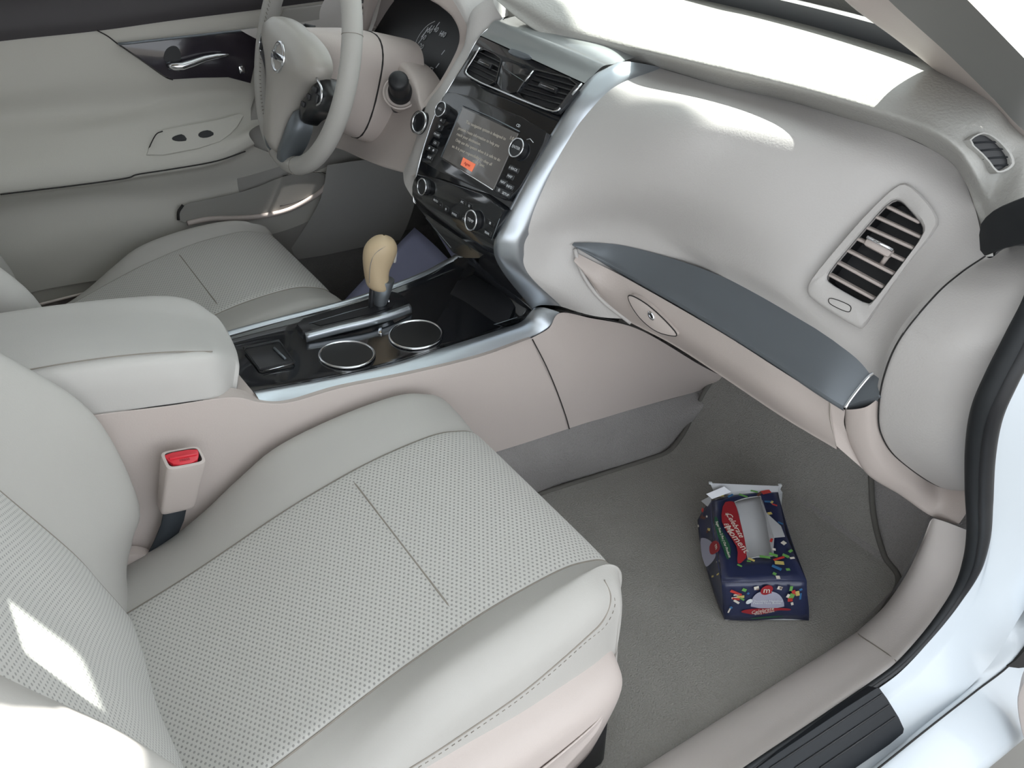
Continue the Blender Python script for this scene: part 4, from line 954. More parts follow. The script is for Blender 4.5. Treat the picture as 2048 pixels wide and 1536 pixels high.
    n_ = Vector((0, s, 0)); solid(loft('trim_recess', [[rc[0], rc[1], rc[2], rc[3], rc[4]], [a.lerp(b, .5) + Vector((0, -s * .004, 0)) for a, b in zip([rc[0], rc[1], rc[2], rc[3], rc[4]], [rc[8], rc[7], rc[6], rc[5], rc[4]])], [rc[8], rc[7], rc[6], rc[5], rc[4]]], 24, 10, M['beige'], root), .002)
    rbox('seat_base', (.17, s * .41, .07 + dz * .5), (.50, .46, .13), ((1, 0, 0), (0, 1, 0), (0, 0, 1)), M['black'], root, .01)
    return root
def backrest(root, s, dz, dx=0.0):
    # ridge lines (x, z) of the bolsters and of the centre panel, from the bottom up
    cz_ = [(-.030, .19), (-.035, .24), (-.047, .30), (-.060, .36), (-.094, .467), (-.13, .58), (-.17, .70), (-.20, .80)]
    inr = [(-.035, .19), (-.018, .235), (.004, .275), (.022, .325), (.008, .465), (-.055, .575), (-.135, .70), (-.185, .80)]
    otr = [(-.045, .19), (-.030, .235), (-.015, .280), (-.010, .330), (-.050, .465), (-.105, .575), (-.155, .70), (-.19, .80)]
    def ln(tab, y, dxx=0, top=1.0): return [Vector((x + dxx + dx, s * y, z + dz)) for x, z in tab]
    def mix(a, b, f): return [(p[0] * (1 - f) + q[0] * f, p[1] * (1 - f) + q[1] * f) for p, q in zip(a, b)]
    inn = [ln(cz_, .178, -.10), ln(inr, .150, -.07), ln(inr, .146, -.035), ln(inr, .158, -.008), ln(inr, .180, 0), ln(mix(inr, cz_, .55), .222, .004), ln(cz_, .265, 0)]
    cen = [ln(cz_, .265, 0), ln(cz_, .28, .004), ln(cz_, .34, .004), ln(cz_, .415, .0), ln(cz_, .49, .004), ln(cz_, .55, .004), ln(cz_, .565, 0)]
    out = [ln(cz_, .565, 0), ln(mix(otr, cz_, .5), .588, .004), ln(otr, .615, 0), ln(otr, .638, -.010), ln(otr, .650, -.04), ln(otr, .648, -.08), ln(cz_, .62, -.11)]
    loft('back_bolster', inn, 50, 30, M['vinyl'], root); loft('back_bolster', out, 50, 30, M['vinyl'], root)
    loft('backrest', cen, 70, 36, M['perf'], root)
    loft('back_shell', [ln(cz_, .178, -.10), ln(cz_, .415, -.13), ln(cz_, .62, -.11)], 20, 10, M['beige'], root)
    tpz = [c[-1] for c in (inn + cen[1:] + out[1:])]
    loft('back_top', [tpz, [p + Vector((-.02, 0, .03)) for p in tpz], [Vector((-.31 + dx, p.y, .80 + dz)) for p in tpz]], 40, 8, M['vinyl'], root)
    for r in (cen[0], cen[-1]): tube('seam', [p + Vector((.0006, 0, 0)) for p in r], .0012, M['seam'], root, 6, n=50)
    rbox('headrest', (-.26 + dx, s * .415, .95 + dz), (.09, .24, .17), (Vector((1, 0, .25)), Vector((0, 1, 0)), Vector((-.25, 0, 1))), M['vinyl'], root, .035, 4)
    for q in (-.06, .06): tube('headrest_post', [Vector((-.235 + dx, s * .415 + q, .78 + dz)), Vector((-.25 + dx, s * .415 + q, .90 + dz))], .006, M['chrome'], root, 8)
seat_r = thing('seat', 'beige passenger seat with perforated cloth insert in the foreground', 'car seat', (.2, -.41, 0), 'front seats')
cushion(seat_r, -1, 0.0); backrest(seat_r, -1, 0.0)
seat_l = thing('seat', 'beige driver seat behind the centre armrest, below the steering wheel', 'car seat', (.2, .41, 0), 'front seats')
cushion(seat_l, 1, .0); backrest(seat_l, 1, .0, dx=-.012)
# hinge cover beside the passenger seat
lathe('recliner_cover', Vector((-.02, -.155, .20)), (0, 1, 0), [(.04, -.012), (.04, .006), (.034, .010), (0, .011)], M['beige'], seat_r, 28)
# buckle
bk = thing('seat_belt_buckle', 'beige seat belt buckle with red release button beside the passenger seat', 'seat belt buckle', A(355, 1015, y=-.155))
bt_, bb_ = A(367, 915, y=-.184), A(352, 1012, y=-.163)
bup = (bt_ - bb_).normalized(); bsx = Vector((1, 0, 0)); bsx = (bsx - bup * bsx.dot(bup)).normalized(); bsy = bup.cross(bsx)
hh = (bt_ - bb_).length
rows = []
for f, wx, wy in ((0, .021, .010), (.04, .0225, .0115), (.5, .0232, .0135), (.93, .0245, .0165), (1.0, .0238, .016), (1.005, .0205, .0125)):
    rows.append([bb_ + bup * (hh * f) + bsx * (wx * math.copysign(abs(math.cos(a)) ** .35, math.cos(a))) + bsy * (wy * math.copysign(abs(math.sin(a)) ** .35, math.sin(a))) for a in [2 * math.pi * k / 32 for k in range(32)]])
o = loft('buckle_case', rows, 64, 20, M['beige'], bk, closed_u=True, linear=True); sharp(o.data, 40)
top = bb_ + bup * (hh * 1.0)
rp = [(-.0205, .0120), (.0205, .0120), (.0205, .002), (.013, -.0115), (-.013, -.0115), (-.0205, .002)]
rb = prism('release_button', chaikin([top - bup * .004 + bsx * u + bsy * v for u, v in rp], 1), bup, .0045, M['red'], bk, .0015)
rbox('button_ridge', top + bup * .0012 + bsy * .001, (.034, .004, .002), (bsx, bsy, bup), M['red'], rb, .0008)
text('button_text', 'PRESS', top + bup * .0008 - bsy * .005, bsx if bsx.dot(RIGHT) > 0 else -bsx, bup, .005, M['cardred'], rb)
bel = [bb_ + bup * .004, A(345, 1045, y=-.163), A(330, 1080, y=-.160), A(305, 1130, y=-.157)]
Vb = []
for p in bel: Vb += [p - bsx * .0145, p + bsx * .0145]
solid(mesh('buckle_webbing', Vb, [(0, 1, 3, 2), (2, 3, 5, 4), (4, 5, 7, 6)], mat('webbing', (44, 50, 56), .8), bk), .0025, 0)

# ================================================================== driver's door
drv = thing('door_1', 'closed driver door panel with dark insert, chrome handle and armrest', 'car door', (.3, .70, 0), kind='structure')
def Y(l, y): return [A(a, b, y=y) for a, b in l]
R = [
    Y([(-300, 118), (0, 80), (190, 60), (350, 38), (510, 18), (720, -10)], .735),
    Y([(-300, 165), (0, 122), (235, 86), (350, 73), (510, 57), (700, 35)], .732),
    Y([(-300, 225), (0, 185), (250, 150), (340, 152), (480, 150), (650, 140)], .728),
    Y([(-300, 285), (0, 240), (230, 218), (340, 200), (485, 186), (640, 175)], .735),
    Y([(-300, 335), (0, 292), (200, 262), (310, 258), (455, 246), (545, 235)], .695),
    Y([(-300, 392), (0, 345), (200, 318), (290, 312), (430, 292), (500, 262)], .655),
    Y([(-300, 430), (0, 386), (200, 362), (290, 348), (430, 324), (508, 286)], .648),
    Y([(-300, 442), (0, 398), (200, 374), (290, 360), (440, 336), (520, 298)], .672),
    Y([(-300, 480), (0, 430), (200, 400), (330, 392), (480, 370), (620, 330)], .700),
    Y([(-300, 600), (0, 520), (180, 470), (360, 446), (520, 430), (700, 340)], .690),
    Y([(-300, 690), (0, 600), (200, 560), (450, 530), (610, 508), (730, 480)], .705)]
DV = mat('door_vinyl', (186, 184, 177), .6, grain=.15, gscale=500, spec=.3)
loft('door_panel', R, 80, 90, DV, drv)
wt = Y([(-300, 118), (0, 79), (190, 59), (350, 37), (510, 17), (720, -11)], .732)
loft('window_ledge', [[p + Vector((0, 0, -.003)) for p in wt], [p + Vector((0, -.004, .02)) for p in wt], [p + Vector((0, .005, .06)) for p in wt], [p + Vector((0, .03, .085)) for p in wt]], 40, 10, M['windowtrim'], drv)
wg = loft('door_glass', [[p + Vector((0, .03, .07)) for p in wt], [p + Vector((-.03, -.06, .30)) for p in wt], [p + Vector((-.06, -.13, .47)) for p in wt]], 20, 6, M['tint'], drv)
dpl = Plane(A(360, 110, y=.722), (0, -1, .02))
ins = [(236, 88), (350, 75), (516, 58), (512, 110), (500, 166), (455, 154), (400, 155), (345, 158), (328, 152), (300, 132)]
pin = prism('insert', dpl.pts(ins, .0), dpl.n, .006, mat('dark_gloss_insert', (44, 40, 48), .15, coat=.5, var=.25, vscale=30), drv, .002, back=.03)
tube('insert_trim', dpl.pts([(236, 88), (260, 86), (350, 76), (440, 66), (512, 58)], .009), .0025, M['darksilver'], drv, 8)
bw = dpl.pts([(326, 122), (330, 100), (345, 90), (358, 95), (364, 118), (350, 132)], .0065)
prism('handle_bowl', chaikin(bw, 2), dpl.n, .001, M['black'], drv)
hd = dpl.pts([(338, 131), (348, 133), (365, 132), (385, 126), (410, 117), (435, 112), (457, 110)], .018)
hd[0] -= dpl.n * .008
dh = tube('door_handle', hd, [.006, .0075, .008, .0075, .0065, .0055, .003], M['chrome'], drv, 10)
tube('handle_base', dpl.pts([(336, 124), (340, 135), (358, 137)], .010), .005, M['darksilver'], dh, 8)
rbox('lock_tab', dpl.at(483, 139, .01), (.012, .016, .008), ((1, 0, 0), (0, 0, 1), dpl.n), M['chrome'], drv, .003)
tube('upper_trim_gap', [p + Vector((0, -.003, 0)) for p in Y([(193, 60), (215, 72), (236, 88), (280, 118), (328, 152), (345, 159)], .724)], .0012, M['gap'], drv, 6, n=30)
# armrest switch panel
apl = plane3(A(310, 262, y=.692), A(470, 244, y=.692), A(300, 316, y=.656))
swp = [(318, 262), (350, 256), (440, 240), (492, 224), (470, 262), (430, 292), (290, 318), (300, 290)]
sw = prism('switch_panel', chaikin(apl.pts(swp, .004), 1), apl.n, .004, DV, drv, .002, back=.03)
for q in ([(343, 276), (352, 271), (366, 268), (376, 281), (360, 283), (346, 281)], [(395, 270), (402, 263), (418, 260), (430, 268), (418, 275), (402, 276)]):
    prism('window_switch', chaikin(apl.pts(q, .008), 1), apl.n, .002, M['black'], sw, .001)
tube('armrest_gap', [p + Vector((0, -.002, .0)) for p in Y([(265, 352), (275, 344), (290, 318), (300, 290), (312, 268), (325, 262)], .665)], .0011, M['gap'], drv, 6, n=24)
tube('armrest_gap', [p + Vector((0, -.003, 0)) for p in Y([(0, 388), (150, 370), (250, 356), (275, 348), (340, 338), (430, 322), (490, 302)], .648)], .0014, M['gap'], drv, 6, n=40)
# map pocket
ppl = Plane(A(480, 400, y=.688), (0, -1, .1))
pk = [(358, 442), (357, 425), (366, 408), (420, 398), (500, 380), (566, 352), (610, 343), (645, 347), (656, 358), (640, 382), (600, 405), (560, 422), (500, 433), (420, 436), (375, 446)]
prism('pocket_shade_patch', chaikin(ppl.pts(pk, .010), 1), ppl.n, .001, mat('pocket_shade_grey', (136, 134, 130), .8), drv)  # flat patch, its darker grey paints the shade of the pocket recess
tube('pocket_lip', ppl.pts([(375, 447), (420, 438), (500, 435), (565, 424), (610, 404), (645, 380), (662, 355)], .014), .006, M['beige'], drv, 8, n=40)
tube('pocket_rim', ppl.pts([(357, 440), (357, 424), (366, 410)], .012), .003, M['gap'], drv, 8, n=10)
ov2 = ppl.pts([(566, 352), (610, 343), (648, 346), (656, 356), (635, 385), (595, 403), (560, 412)], .0115)
tube('speaker_rim', ov2, .0010, M['gap'], drv, 6, n=30)
# lower front of the door and kick panel
kick = loft('kick_panel', [PL([(655, 330, 'y', .66), (640, 400, 'y', .67), (600, 470, 'y', .69), (560, 530, 'y', .70)]), PL([(740, 320, 'y', .64), (740, 400, 'y', .65), (730, 460, 'y', .665), (722, 495, 'y', .68)]), PL([(830, 330, 'y', .60), (830, 400, 'y', .62), (815, 450, 'y', .65), (800, 480, 'y', .67)])], 30, 16, mat('kick_grey', (160, 159, 156), .8))
tag(kick, 'grey kick panel at the far side of the driver footwell', 'kick panel')
bulk = mesh('bulkhead', [(.93, .08, -.1), (.93, .80, -.1), (.93, .80, .74), (.93, .08, .74)], [(0, 1, 2, 3)], mat('bulkhead_grey', (160, 162, 163), .9), firewall); solid(bulk, .02)
side = mesh('footwell_side', [(.45, .715, -.1), (.95, .715, -.1), (.95, .715, .70), (.62, .715, .70), (.45, .715, .40)], [(0, 1, 2, 3, 4)], mat('footwell_side_grey', (150, 148, 145), .9), firewall); solid(side, .02, 1)
lowd = mesh('lower_door_skin', [(-1.0, .73, -.2), (.5, .73, -.2), (.5, .73, .45), (-1.0, .73, .45)], [(0, 1, 2, 3)], mat('door_skin', (150, 147, 140), .8), drv); solid(lowd, .02, 1)
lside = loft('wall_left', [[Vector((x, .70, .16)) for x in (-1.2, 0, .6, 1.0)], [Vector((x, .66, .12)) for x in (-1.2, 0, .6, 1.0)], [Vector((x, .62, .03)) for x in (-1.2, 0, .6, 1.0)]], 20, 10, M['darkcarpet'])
tag(lside, 'dark sill along the driver footwell', 'sill', kind='structure')
rearl = mesh('wall_rear_left', [(-1.3, .74, -.2), (-.12, .76, -.2), (-.12, .76, .70), (-1.3, .74, .72)], [(0, 1, 2, 3)], M['hood']); solid(rearl, .03)
rr0 = mesh('wall_right_rear', [(-1.35, -.76, -.2), (-.42, -.78, -.2), (-.42, -.78, .68), (-1.35, -.76, .72)], [(0, 1, 2, 3)], M['hood']); solid(rr0, .04)
tag(rr0, 'inner side of the closed rear right door', 'wall', kind='structure')
bpil = loft('pillar_trim', [[Vector((-.54, -.76, .68)), Vector((-.48, -.66, .95)), Vector((-.45, -.58, 1.2))], [Vector((-.48, -.74, .68)), Vector((-.43, -.64, .95)), Vector((-.40, -.56, 1.2))], [Vector((-.42, -.77, .68)), Vector((-.38, -.67, .95)), Vector((-.36, -.59, 1.2))]], 14, 8, M['beige'], rr0, thick=.01)
rwin = mesh('rear_window', [(-1.35, -.74, .70), (-.50, -.76, .68), (-.46, -.60, 1.18), (-1.1, -.58, 1.18)], [(0, 1, 2, 3)], M['tint'], rr0)
rw = mesh('wall_rear', [(-1.3, -.78, -.2), (-1.3, .78, -.2), (-1.45, .70, .78), (-1.45, -.70, .78)], [(0, 1, 2, 3)], M['hood']); solid(rw, .05)
tag(rw, 'rear seat back closing the cabin', 'wall', kind='structure')
mesh('rear_screen', [(-1.45, -.70, .78), (-1.45, .70, .78), (-1.28, .54, 1.14), (-1.28, -.54, 1.14)], [(0, 1, 2, 3)], M['tint'], rw)
mesh('rear_window', [(-1.35, .74, .70), (-.24, .76, .68), (-.18, .60, 1.18), (-1.1, .58, 1.18)], [(0, 1, 2, 3)], M['tint'], rearl)
rearl.name = 'wall_left_rear'; tag(rearl, 'inner side of the rear left door', 'wall', kind='structure')
# blue sheet in the driver footwell
bs = [A(829, 455, y=.60), A(908, 530, y=.40)]; c3 = A(690, 602, y=.55); c4 = bs[1] + c3 - bs[0]
Vs = []; n1 = 8
for i in range(n1 + 1):
    for j in range(n1 + 1):
        u, v = i / n1, j / n1; p = bs[0].lerp(bs[1], u).lerp(c3.lerp(c4, u), v); Vs.append(p + Vector((0, 0, .004 * math.sin(3 * u + 2 * v))))
Fs = [(i * (n1 + 1) + j, i * (n1 + 1) + j + 1, (i + 1) * (n1 + 1) + j + 1, (i + 1) * (n1 + 1) + j) for i in range(n1) for j in range(n1)]
blu = mesh('protective_sheet', Vs, Fs, M['blue']); solid(blu, .001)
tag(blu, 'blue sheet lying in the driver footwell behind the gear lever', 'sheet')

# ================================================================== right side: pillar, sill, seal, body
p_a = PL([(2120, 352, -.645), (2048, 297, -.62), (1960, 217, -.56), (1868, 139, -.505), (1790, 78, -.515), (1743, 44, -.518), (1690, 2, -.52), (1600, -90, -.525)])
p_b = PL([(2140, 330, -.665), (2048, 262, -.645), (1985, 196, -.61), (1900, 112, -.575), (1840, 58, -.565), (1800, 22, -.562), (1765, -12, -.560), (1690, -90, -.56)])
p_c = PL([(2160, 235, -.69), (2090, 160, -.675), (2040, 108, -.66), (1980, 46, -.645), (1945, 10, -.64), (1915, -20, -.635), (1885, -50, -.63), (1820, -120, -.62)])
def ext(l): 
    d = (l[-1] - l[-2]).normalized(); return l + [Vector((.34, l[-1].y * .93, 1.15))]
p_a, p_b, p_c = ext(p_a), ext(p_b), ext(p_c)
pil = loft('trim_1', [[p + Vector((.02, .004, .01)) for p in p_a], p_a, [a.lerp(b, .5) + Vector((-.006, .0, .004)) for a, b in zip(p_a, p_b)], p_b], 60, 14, M['beige'])
tag(pil, 'beige windscreen pillar trim at the upper right', 'pillar trim', kind='structure')
mir = lambda l: [Vector((p.x, -p.y, p.z)) for p in l]
pl2 = loft('trim_4', [mir([p + Vector((.02, .004, .01)) for p in p_a]), mir(p_a), mir([a.lerp(b, .5) + Vector((-.006, .0, .004)) for a, b in zip(p_a, p_b)]), mir(p_b), mir(p_c)], 40, 14, M['beige'])
tag(pl2, 'beige windscreen pillar trim on the driver side', 'pillar trim', kind='structure')
gsk = loft('door_frame_seal', [p_b, [a.lerp(b, .5) + Vector((.004, .006, 0)) for a, b in zip(p_b, p_c)], p_c], 50, 12, mat('pillar_grey', (126, 126, 124), .7))
tag(gsk, 'grey door opening seal running up the windscreen pillar', 'seal')
# sill trim
si = PL([(1100, 1652, .02), (1279, 1540, .02), (1500, 1400, .02), (1640, 1312, .02), (1713, 1264, .024), (1768, 1213, .05), (1812, 1150, .10), (1842, 1090, .165), (1862, 1040, .23)])
so = PL([(1290, 1672, -.782), (1486, 1536, -.782), (1640, 1430, -.782), (1740, 1360, -.782), (1792, 1322, -.781), (1850, 1258, -.779), (1900, 1188, -.776), (1932, 1126, -.772), (1953, 1070, -.768)])
sm1 = [a.lerp(b, .30) + Vector((-.012, .004, .012)) for a, b in zip(si, so)]
sm2 = [a.lerp(b, .75) + Vector((-.004, 0, .006)) for a, b in zip(si, so)]
sd = [p + Vector((.0, .0, -.03)) for p in si]; sd2 = [p + Vector((.004, -.004, -.02)) for p in so]
def part5(rows, a, b): return [r[a:b] for r in rows]
allr = [sd, si, sm1, sm2, so, sd2]
tr2 = loft('trim_2', part5(allr, 0, 5), 60, 24, M['sill']); tag(tr2, 'beige plastic sill trim along the door opening', 'sill trim', kind='structure')
tr3 = loft('trim_3', part5(allr, 4, 9), 50, 24, M['sill']); tag(tr3, 'beige kick trim curving up from the sill to the dash', 'kick trim', kind='structure')
tube('trim_gap', [r[4] + Vector((-.0005, 0, .0006)) for r in (si, sm1, sm2, so)], .0008, M['seam'], tr2, 6, n=24)
kin = loft('kick_carpet', [[p + Vector((0, .004, 0)) for p in si[4:]], [Vector((p.x + .16, p.y + .02, p.z + .02)) for p in si[4:]]], 30, 6, M['carpet'], bpy.data.objects['floor'])
# rubber door seal
sl = PL([(1290, 1685, -.790), (1480, 1548, -.790), (1640, 1440, -.790), (1745, 1368, -.790), (1800, 1326, -.790), (1862, 1258, -.788), (1912, 1188, -.786), (1940, 1126, -.784), (1952, 1060, -.782), (1952, 985, -.780), (1954, 900, -.778), (1966, 822, -.777), (1995, 752, -.776), (2036, 672, -.774), (2075, 590, -.770), (2095, 500, -.765), (2110, 420, -.758)])
rad = [.0035, .0035, .0035, .0035, .0038, .0048, .006, .009, .0105, .0115, .0115, .0115, .0115, .0115, .011, .011, .011]
slc = cr(sl, 120); rr_ = [rad[min(15, int(i * 16 / 119))] + (rad[min(15, int(i * 16 / 119)) + 1] - rad[min(15, int(i * 16 / 119))]) * (i * 16 / 119 - min(15, int(i * 16 / 119))) for i in range(120)]
ds = tube('door_seal', slc, rr_, M['rubber'], None, 12); tag(ds, 'black rubber door seal bordering the sill and dash end', 'door seal')
ds2 = tube('seal_lip', [p + Vector((.2, -.85, -.2)) * r for p, r in zip(slc, rr_)], [r * .8 for r in rr_], M['black'], ds, 10)
# painted body of the door opening
b0 = [p + Vector((.002, -.006, -.008)) for p in sl]
B1 = PL([(1420, 1690, -0.815), (1560, 1590, -0.815), (1690, 1490, -0.815), (1790, 1410, -0.815), (1850, 1360, -0.815), (1925, 1275, -0.812), (1968, 1200, -0.808), (1990, 1130, -0.802), (2003, 1060, -0.797), (2010, 985, -0.794), (2018, 900, -0.792), (2036, 822, -0.791), (2070, 752, -0.79), (2110, 672, -0.788), (2150, 590, -0.784), (2160, 500, -0.779), (2170, 420, -0.772)])
B2 = PL([(1530, 1700, -0.85), (1680, 1590, -0.85), (1800, 1495, -0.85), (1880, 1428, -0.85), (1930, 1384, -0.85), (1990, 1316, -0.845), (2030, 1250, -0.838), (2070, 1180, -0.828), (2100, 1100, -0.82), (2115, 1000, -0.812), (2130, 900, -0.81), (2150, 822, -0.809), (2180, 752, -0.808), (2220, 672, -0.806), (2250, 590, -0.802), (2260, 500, -0.797), (2270, 420, -0.79)])
body = thing('bodywork', 'white painted door opening of the car body', 'car body', (.9, -.85, -.2))
loft('opening_panel', [b0, [a.lerp(b, .5) + Vector((0, 0, -.004)) for a, b in zip(b0, B1)], B1, B2], 120, 30, M['white'], body)
loft('front_wing', [[Vector((x, y, z)) for x, y, z in ((1.13, -.84, -.2), (1.5, -.86, -.2), (2.2, -.80, -.2))], [Vector((x, y, z)) for x, y, z in ((1.13, -.86, .3), (1.5, -.88, .3), (2.2, -.82, .3))], [Vector((x, y, z)) for x, y, z in ((1.13, -.82, .62), (1.5, -.83, .60), (2.2, -.76, .52))], [Vector((x, y, z)) for x, y, z in ((1.13, -.70, .74), (1.5, -.68, .74), (2.2, -.6, .60))]], 16, 14, M['white'], body)
loft('wing_inner', [[Vector((1.14, y, z)) for z in (-.2, .3, .6, .70)] for y in (-.84, -.62)], 6, 4, M['black'], body)
# rocker below, with a seam line
b_r0 = PL([(1560, 1690, -0.857), (1750, 1540, -0.857), (1860, 1452, -0.857), (1950, 1382, -0.857), (2020, 1328, -0.857), (2100, 1262, -0.857), (2200, 1180, -0.857)])
b_r1 = PL([(1700, 1760, -0.92), (1830, 1660, -0.92), (1925, 1580, -0.92), (2010, 1510, -0.92), (2070, 1460, -0.92), (2140, 1400, -0.92), (2240, 1310, -0.92)])
rk0 = [p + Vector((0, .002, -.003)) for p in cr(B2[:9], 7)]; b_r0[-1] = A(2140, 1150, y=-.85); b_r0[-2] = A(2085, 1235, y=-.856); b_r0[-3] = A(2025, 1322, y=-.857)
loft('rocker_panel', [rk0, b_r0, [a.lerp(b, .5) + Vector((0, -.012, .004)) for a, b in zip(b_r0, b_r1)], b_r1, [p + Vector((0, .04, -.10)) for p in b_r1]], 60, 24, M['white'], body)
tube('rocker_gap', [p + Vector((0, -.001, .001)) for p in b_r0], .0012, M['gap'], body, 6, n=40)
# scuff plate with ribs
opS = Surf(bpy.data.objects['opening_panel']); scp = opS.plane([(1560, 1520), (1740, 1390), (1780, 1450), (1680, 1530), (1650, 1470)], .004)
scq = [(1300, 1690), (1480, 1552), (1746, 1374), (1757, 1376), (1804, 1452), (1800, 1470), (1690, 1546), (1480, 1690)]
sp0 = prism('scuff_plate', chaikin(scp.pts(scq, .004), 1), scp.n, .004, M['scuff'], None, .001, back=.01)
tag(sp0, 'black ribbed scuff plate on the white sill', 'scuff plate')
for a, b in (((1540, 1536), (1764, 1388)), ((1590, 1536), (1778, 1410)), ((1640, 1536), (1790, 1434))):
    tube('rib', scp.pts([a, b], .0085), .0012, M['black'], sp0, 6)
# front edge of the open door at the right border
od = thing('door_2', 'lower corner of the open passenger door at the right edge', 'car door', A(2060, 1430, y=-1.0) * 1.0, kind='structure')
odp = Plane(A(2055, 1400, y=-.905), (-1, -.35, .25))
o1 = odp.pts([(2034, 1400), (2040, 1370), (2058, 1340), (2100, 1320), (2180, 1330), (2180, 1560), (2100, 1560), (2060, 1500), (2044, 1460)], .01)
prism('door_edge', chaikin(o1, 2), odp.n, .01, M['beige'], od, .004, back=.03)
hg = Plane(A(2035, 1310, y=-.886), (-.5, -.8, .2))
prism('hinge_gap', hg.pts([(2012, 1331), (2030, 1318), (2046, 1300), (2070, 1280), (2070, 1330), (2035, 1334)], .004), hg.n, .002, M['gap'], body)

# ================================================================== passenger floor mat
fm = thing('floor_mat', 'grey carpet floor mat with bound edge in the passenger footwell', 'floor mat', (.7, -.42, 0))
me_l = [on_floor(a, b, .010) for a, b in [(900, 1052), (1090, 985), (1200, 950), (1290, 921), (1335, 904), (1362, 874), (1385, 832), (1410, 782), (1440, 742)]]
me_r = [on_floor(a, b, .010) for a, b in [(1240, 1680), (1370, 1520), (1530, 1410), (1670, 1318), (1745, 1255), (1797, 1165), (1768, 1110), (1747, 1030), (1741, 930)]]
mid_ = []
for f in (0, .15, .35, .5, .65, .85, 1):
    row = []
    for a, b in zip(me_l, me_r):
        p = a.lerp(b, f); p.z = floor_z(p.x, p.y) + .010; row.append(p)
    mid_.append(row)
loft('mat_pile', mid_, 90, 60, M['mat'], fm)
tube('mat_binding', me_l, .0048, M['binding'], fm, 8, n=90); tube('mat_binding', me_r[4:], .0048, M['binding'], fm, 8, n=90)

# ================================================================== torn sweet box on the mat
bx = thing('snack_box', 'torn navy sweets box with colourful print lying on the floor mat', 'box', on_floor(1530, 1240, .012))
Z0 = .014
NL, NR = A(1450, 1240, z=Z0), A(1617, 1240, z=Z0)          # near bottom corners
ex = (NR - NL); ex.z = 0; wid = ex.length; ex.normalize(); ey = Vector((-ex.y, ex.x, 0)); ez = Vector((0, 0, 1))
if ey.dot(FWD) < 0: ey = -ey
def at_h(px, py, z): return A(px, py, z=z)
TNL, TNR = A(1445, 1166, z=.082), A(1613, 1160, z=.082)    # near top edge
TFL, TFR = A(1424, 1000, z=.085), A(1556, 988, z=.080)     # far top edge of the lid
BFL, BFR = A(1408, 1060, z=.02), NR + ey * .205            # far bottom
BFL = NL + ey * .205 - ex * .004
TML = A(1399, 1040, z=.06)
def quad_uv(a, b, c, d, u, v): return a.lerp(b, u).lerp(d.lerp(c, u), v)      # a near-left, b near-right, c far-right, d far-left
def sheetmesh(name, fn, nu, nv, m, parent, skip=None, t=.0008):
    V = []; F = []
    for i in range(nu + 1):
        for j in range(nv + 1): V.append(fn(i / nu, j / nv))
    for i in range(nu):
        for j in range(nv):
            if skip and skip((i + .5) / nu, (j + .5) / nv): continue
            F.append((i * (nv + 1) + j, (i + 1) * (nv + 1) + j, (i + 1) * (nv + 1) + j + 1, i * (nv + 1) + j + 1))
    o = mesh(name, V, F, m, parent); sharp(o.data, 30); solid(o, t, 0); return o
def crumple(p, k=.0025): return p + Vector((math.sin(p.y * 90 + p.z * 60) * k, math.cos(p.x * 80) * k, math.sin(p.x * 70 + p.y * 55) * k))
front = sheetmesh('front_panel', lambda u, v: crumple(NL.lerp(NR, u).lerp(TNL.lerp(TNR, u), v), .0012), 10, 6, M['navy'], bx)
sheetmesh('bottom_panel', lambda u, v: NL.lerp(NR, u).lerp(BFL.lerp(BFR, u), v), 6, 8, M['card'], bx)
LB = PL([(1450, 1238, .014), (1432, 1195, .02), (1412, 1130, .03), (1400, 1080, .04), (1396, 1040, .05)])
LT = PL([(1445, 1166, .082), (1438, 1130, .083), (1430, 1080, .084), (1426, 1040, .085), (1424, 1002, .085)])
leftp = loft('left_panel', [LB, [a.lerp(b, .5) + Vector((.004, .004, .0)) for a, b in zip(LB, LT)], LT], 24, 8, M['navy'], bx, thick=.001)
RB = [NR, NR + ey * .1, NR + ey * .2]; RT = [TNR, TNR.lerp(TFR, .5) + Vector((0, 0, -.006)), TFR]
loft('right_panel', [RB, RT], 16, 6, M['navy'], bx, thick=.001)
# lid, torn open: strips round an irregular hole
outl = PL([(1445, 1166, .083), (1500, 1163, .084), (1560, 1161, .084), (1613, 1160, .083), (1592, 1118, .082), (1573, 1070, .082), (1562, 1010, .082), (1556, 986, .083), (1510, 986, .085), (1470, 990, .086), (1424, 1000, .086), (1428, 1040, .086), (1434, 1090, .085), (1440, 1130, .084)])
inn = PL([(1497, 1120, .080), (1512, 1116, .081), (1535, 1114, .081), (1546, 1112, .081), (1545, 1100, .080), (1543, 1075, .080), (1524, 1010, .081), (1519, 993, .083), (1500, 995, .084), (1484, 999, .085), (1470, 1004, .084), (1476, 1030, .083), (1483, 1062, .081), (1490, 1095, .080)])
rows_ = []
for f in (0, .33, .66, 1): rows_.append([crumple(a.lerp(b, f), .0012) for a, b in zip(outl, inn)])
kk_ = len(outl); V = [p for r in rows_ for p in r]; F = []
for r in range(3):
    for i in range(kk_): F.append((r * kk_ + i, r * kk_ + (i + 1) % kk_, (r + 1) * kk_ + (i + 1) % kk_, (r + 1) * kk_ + i))
lid = mesh('lid', V, F, M['navy'], bx); sharp(lid.data, 25); solid(lid, .0009)
tube('torn_edge', [p + ez * .0008 for p in rows_[-1]], .0009, M['card'], bx, 5, True)
# inner liner seen through the hole
il = PL([(1462, 1000, .066), (1528, 985, .066), (1556, 1118, .064), (1488, 1126, .064)])
sheetmesh('inner_liner', lambda u, v: il[0].lerp(il[1], u).lerp(il[3].lerp(il[2], u), v) + ez * (.004 * math.sin(6 * v) * (1 - u)), 8, 8, M['liner'], bx)
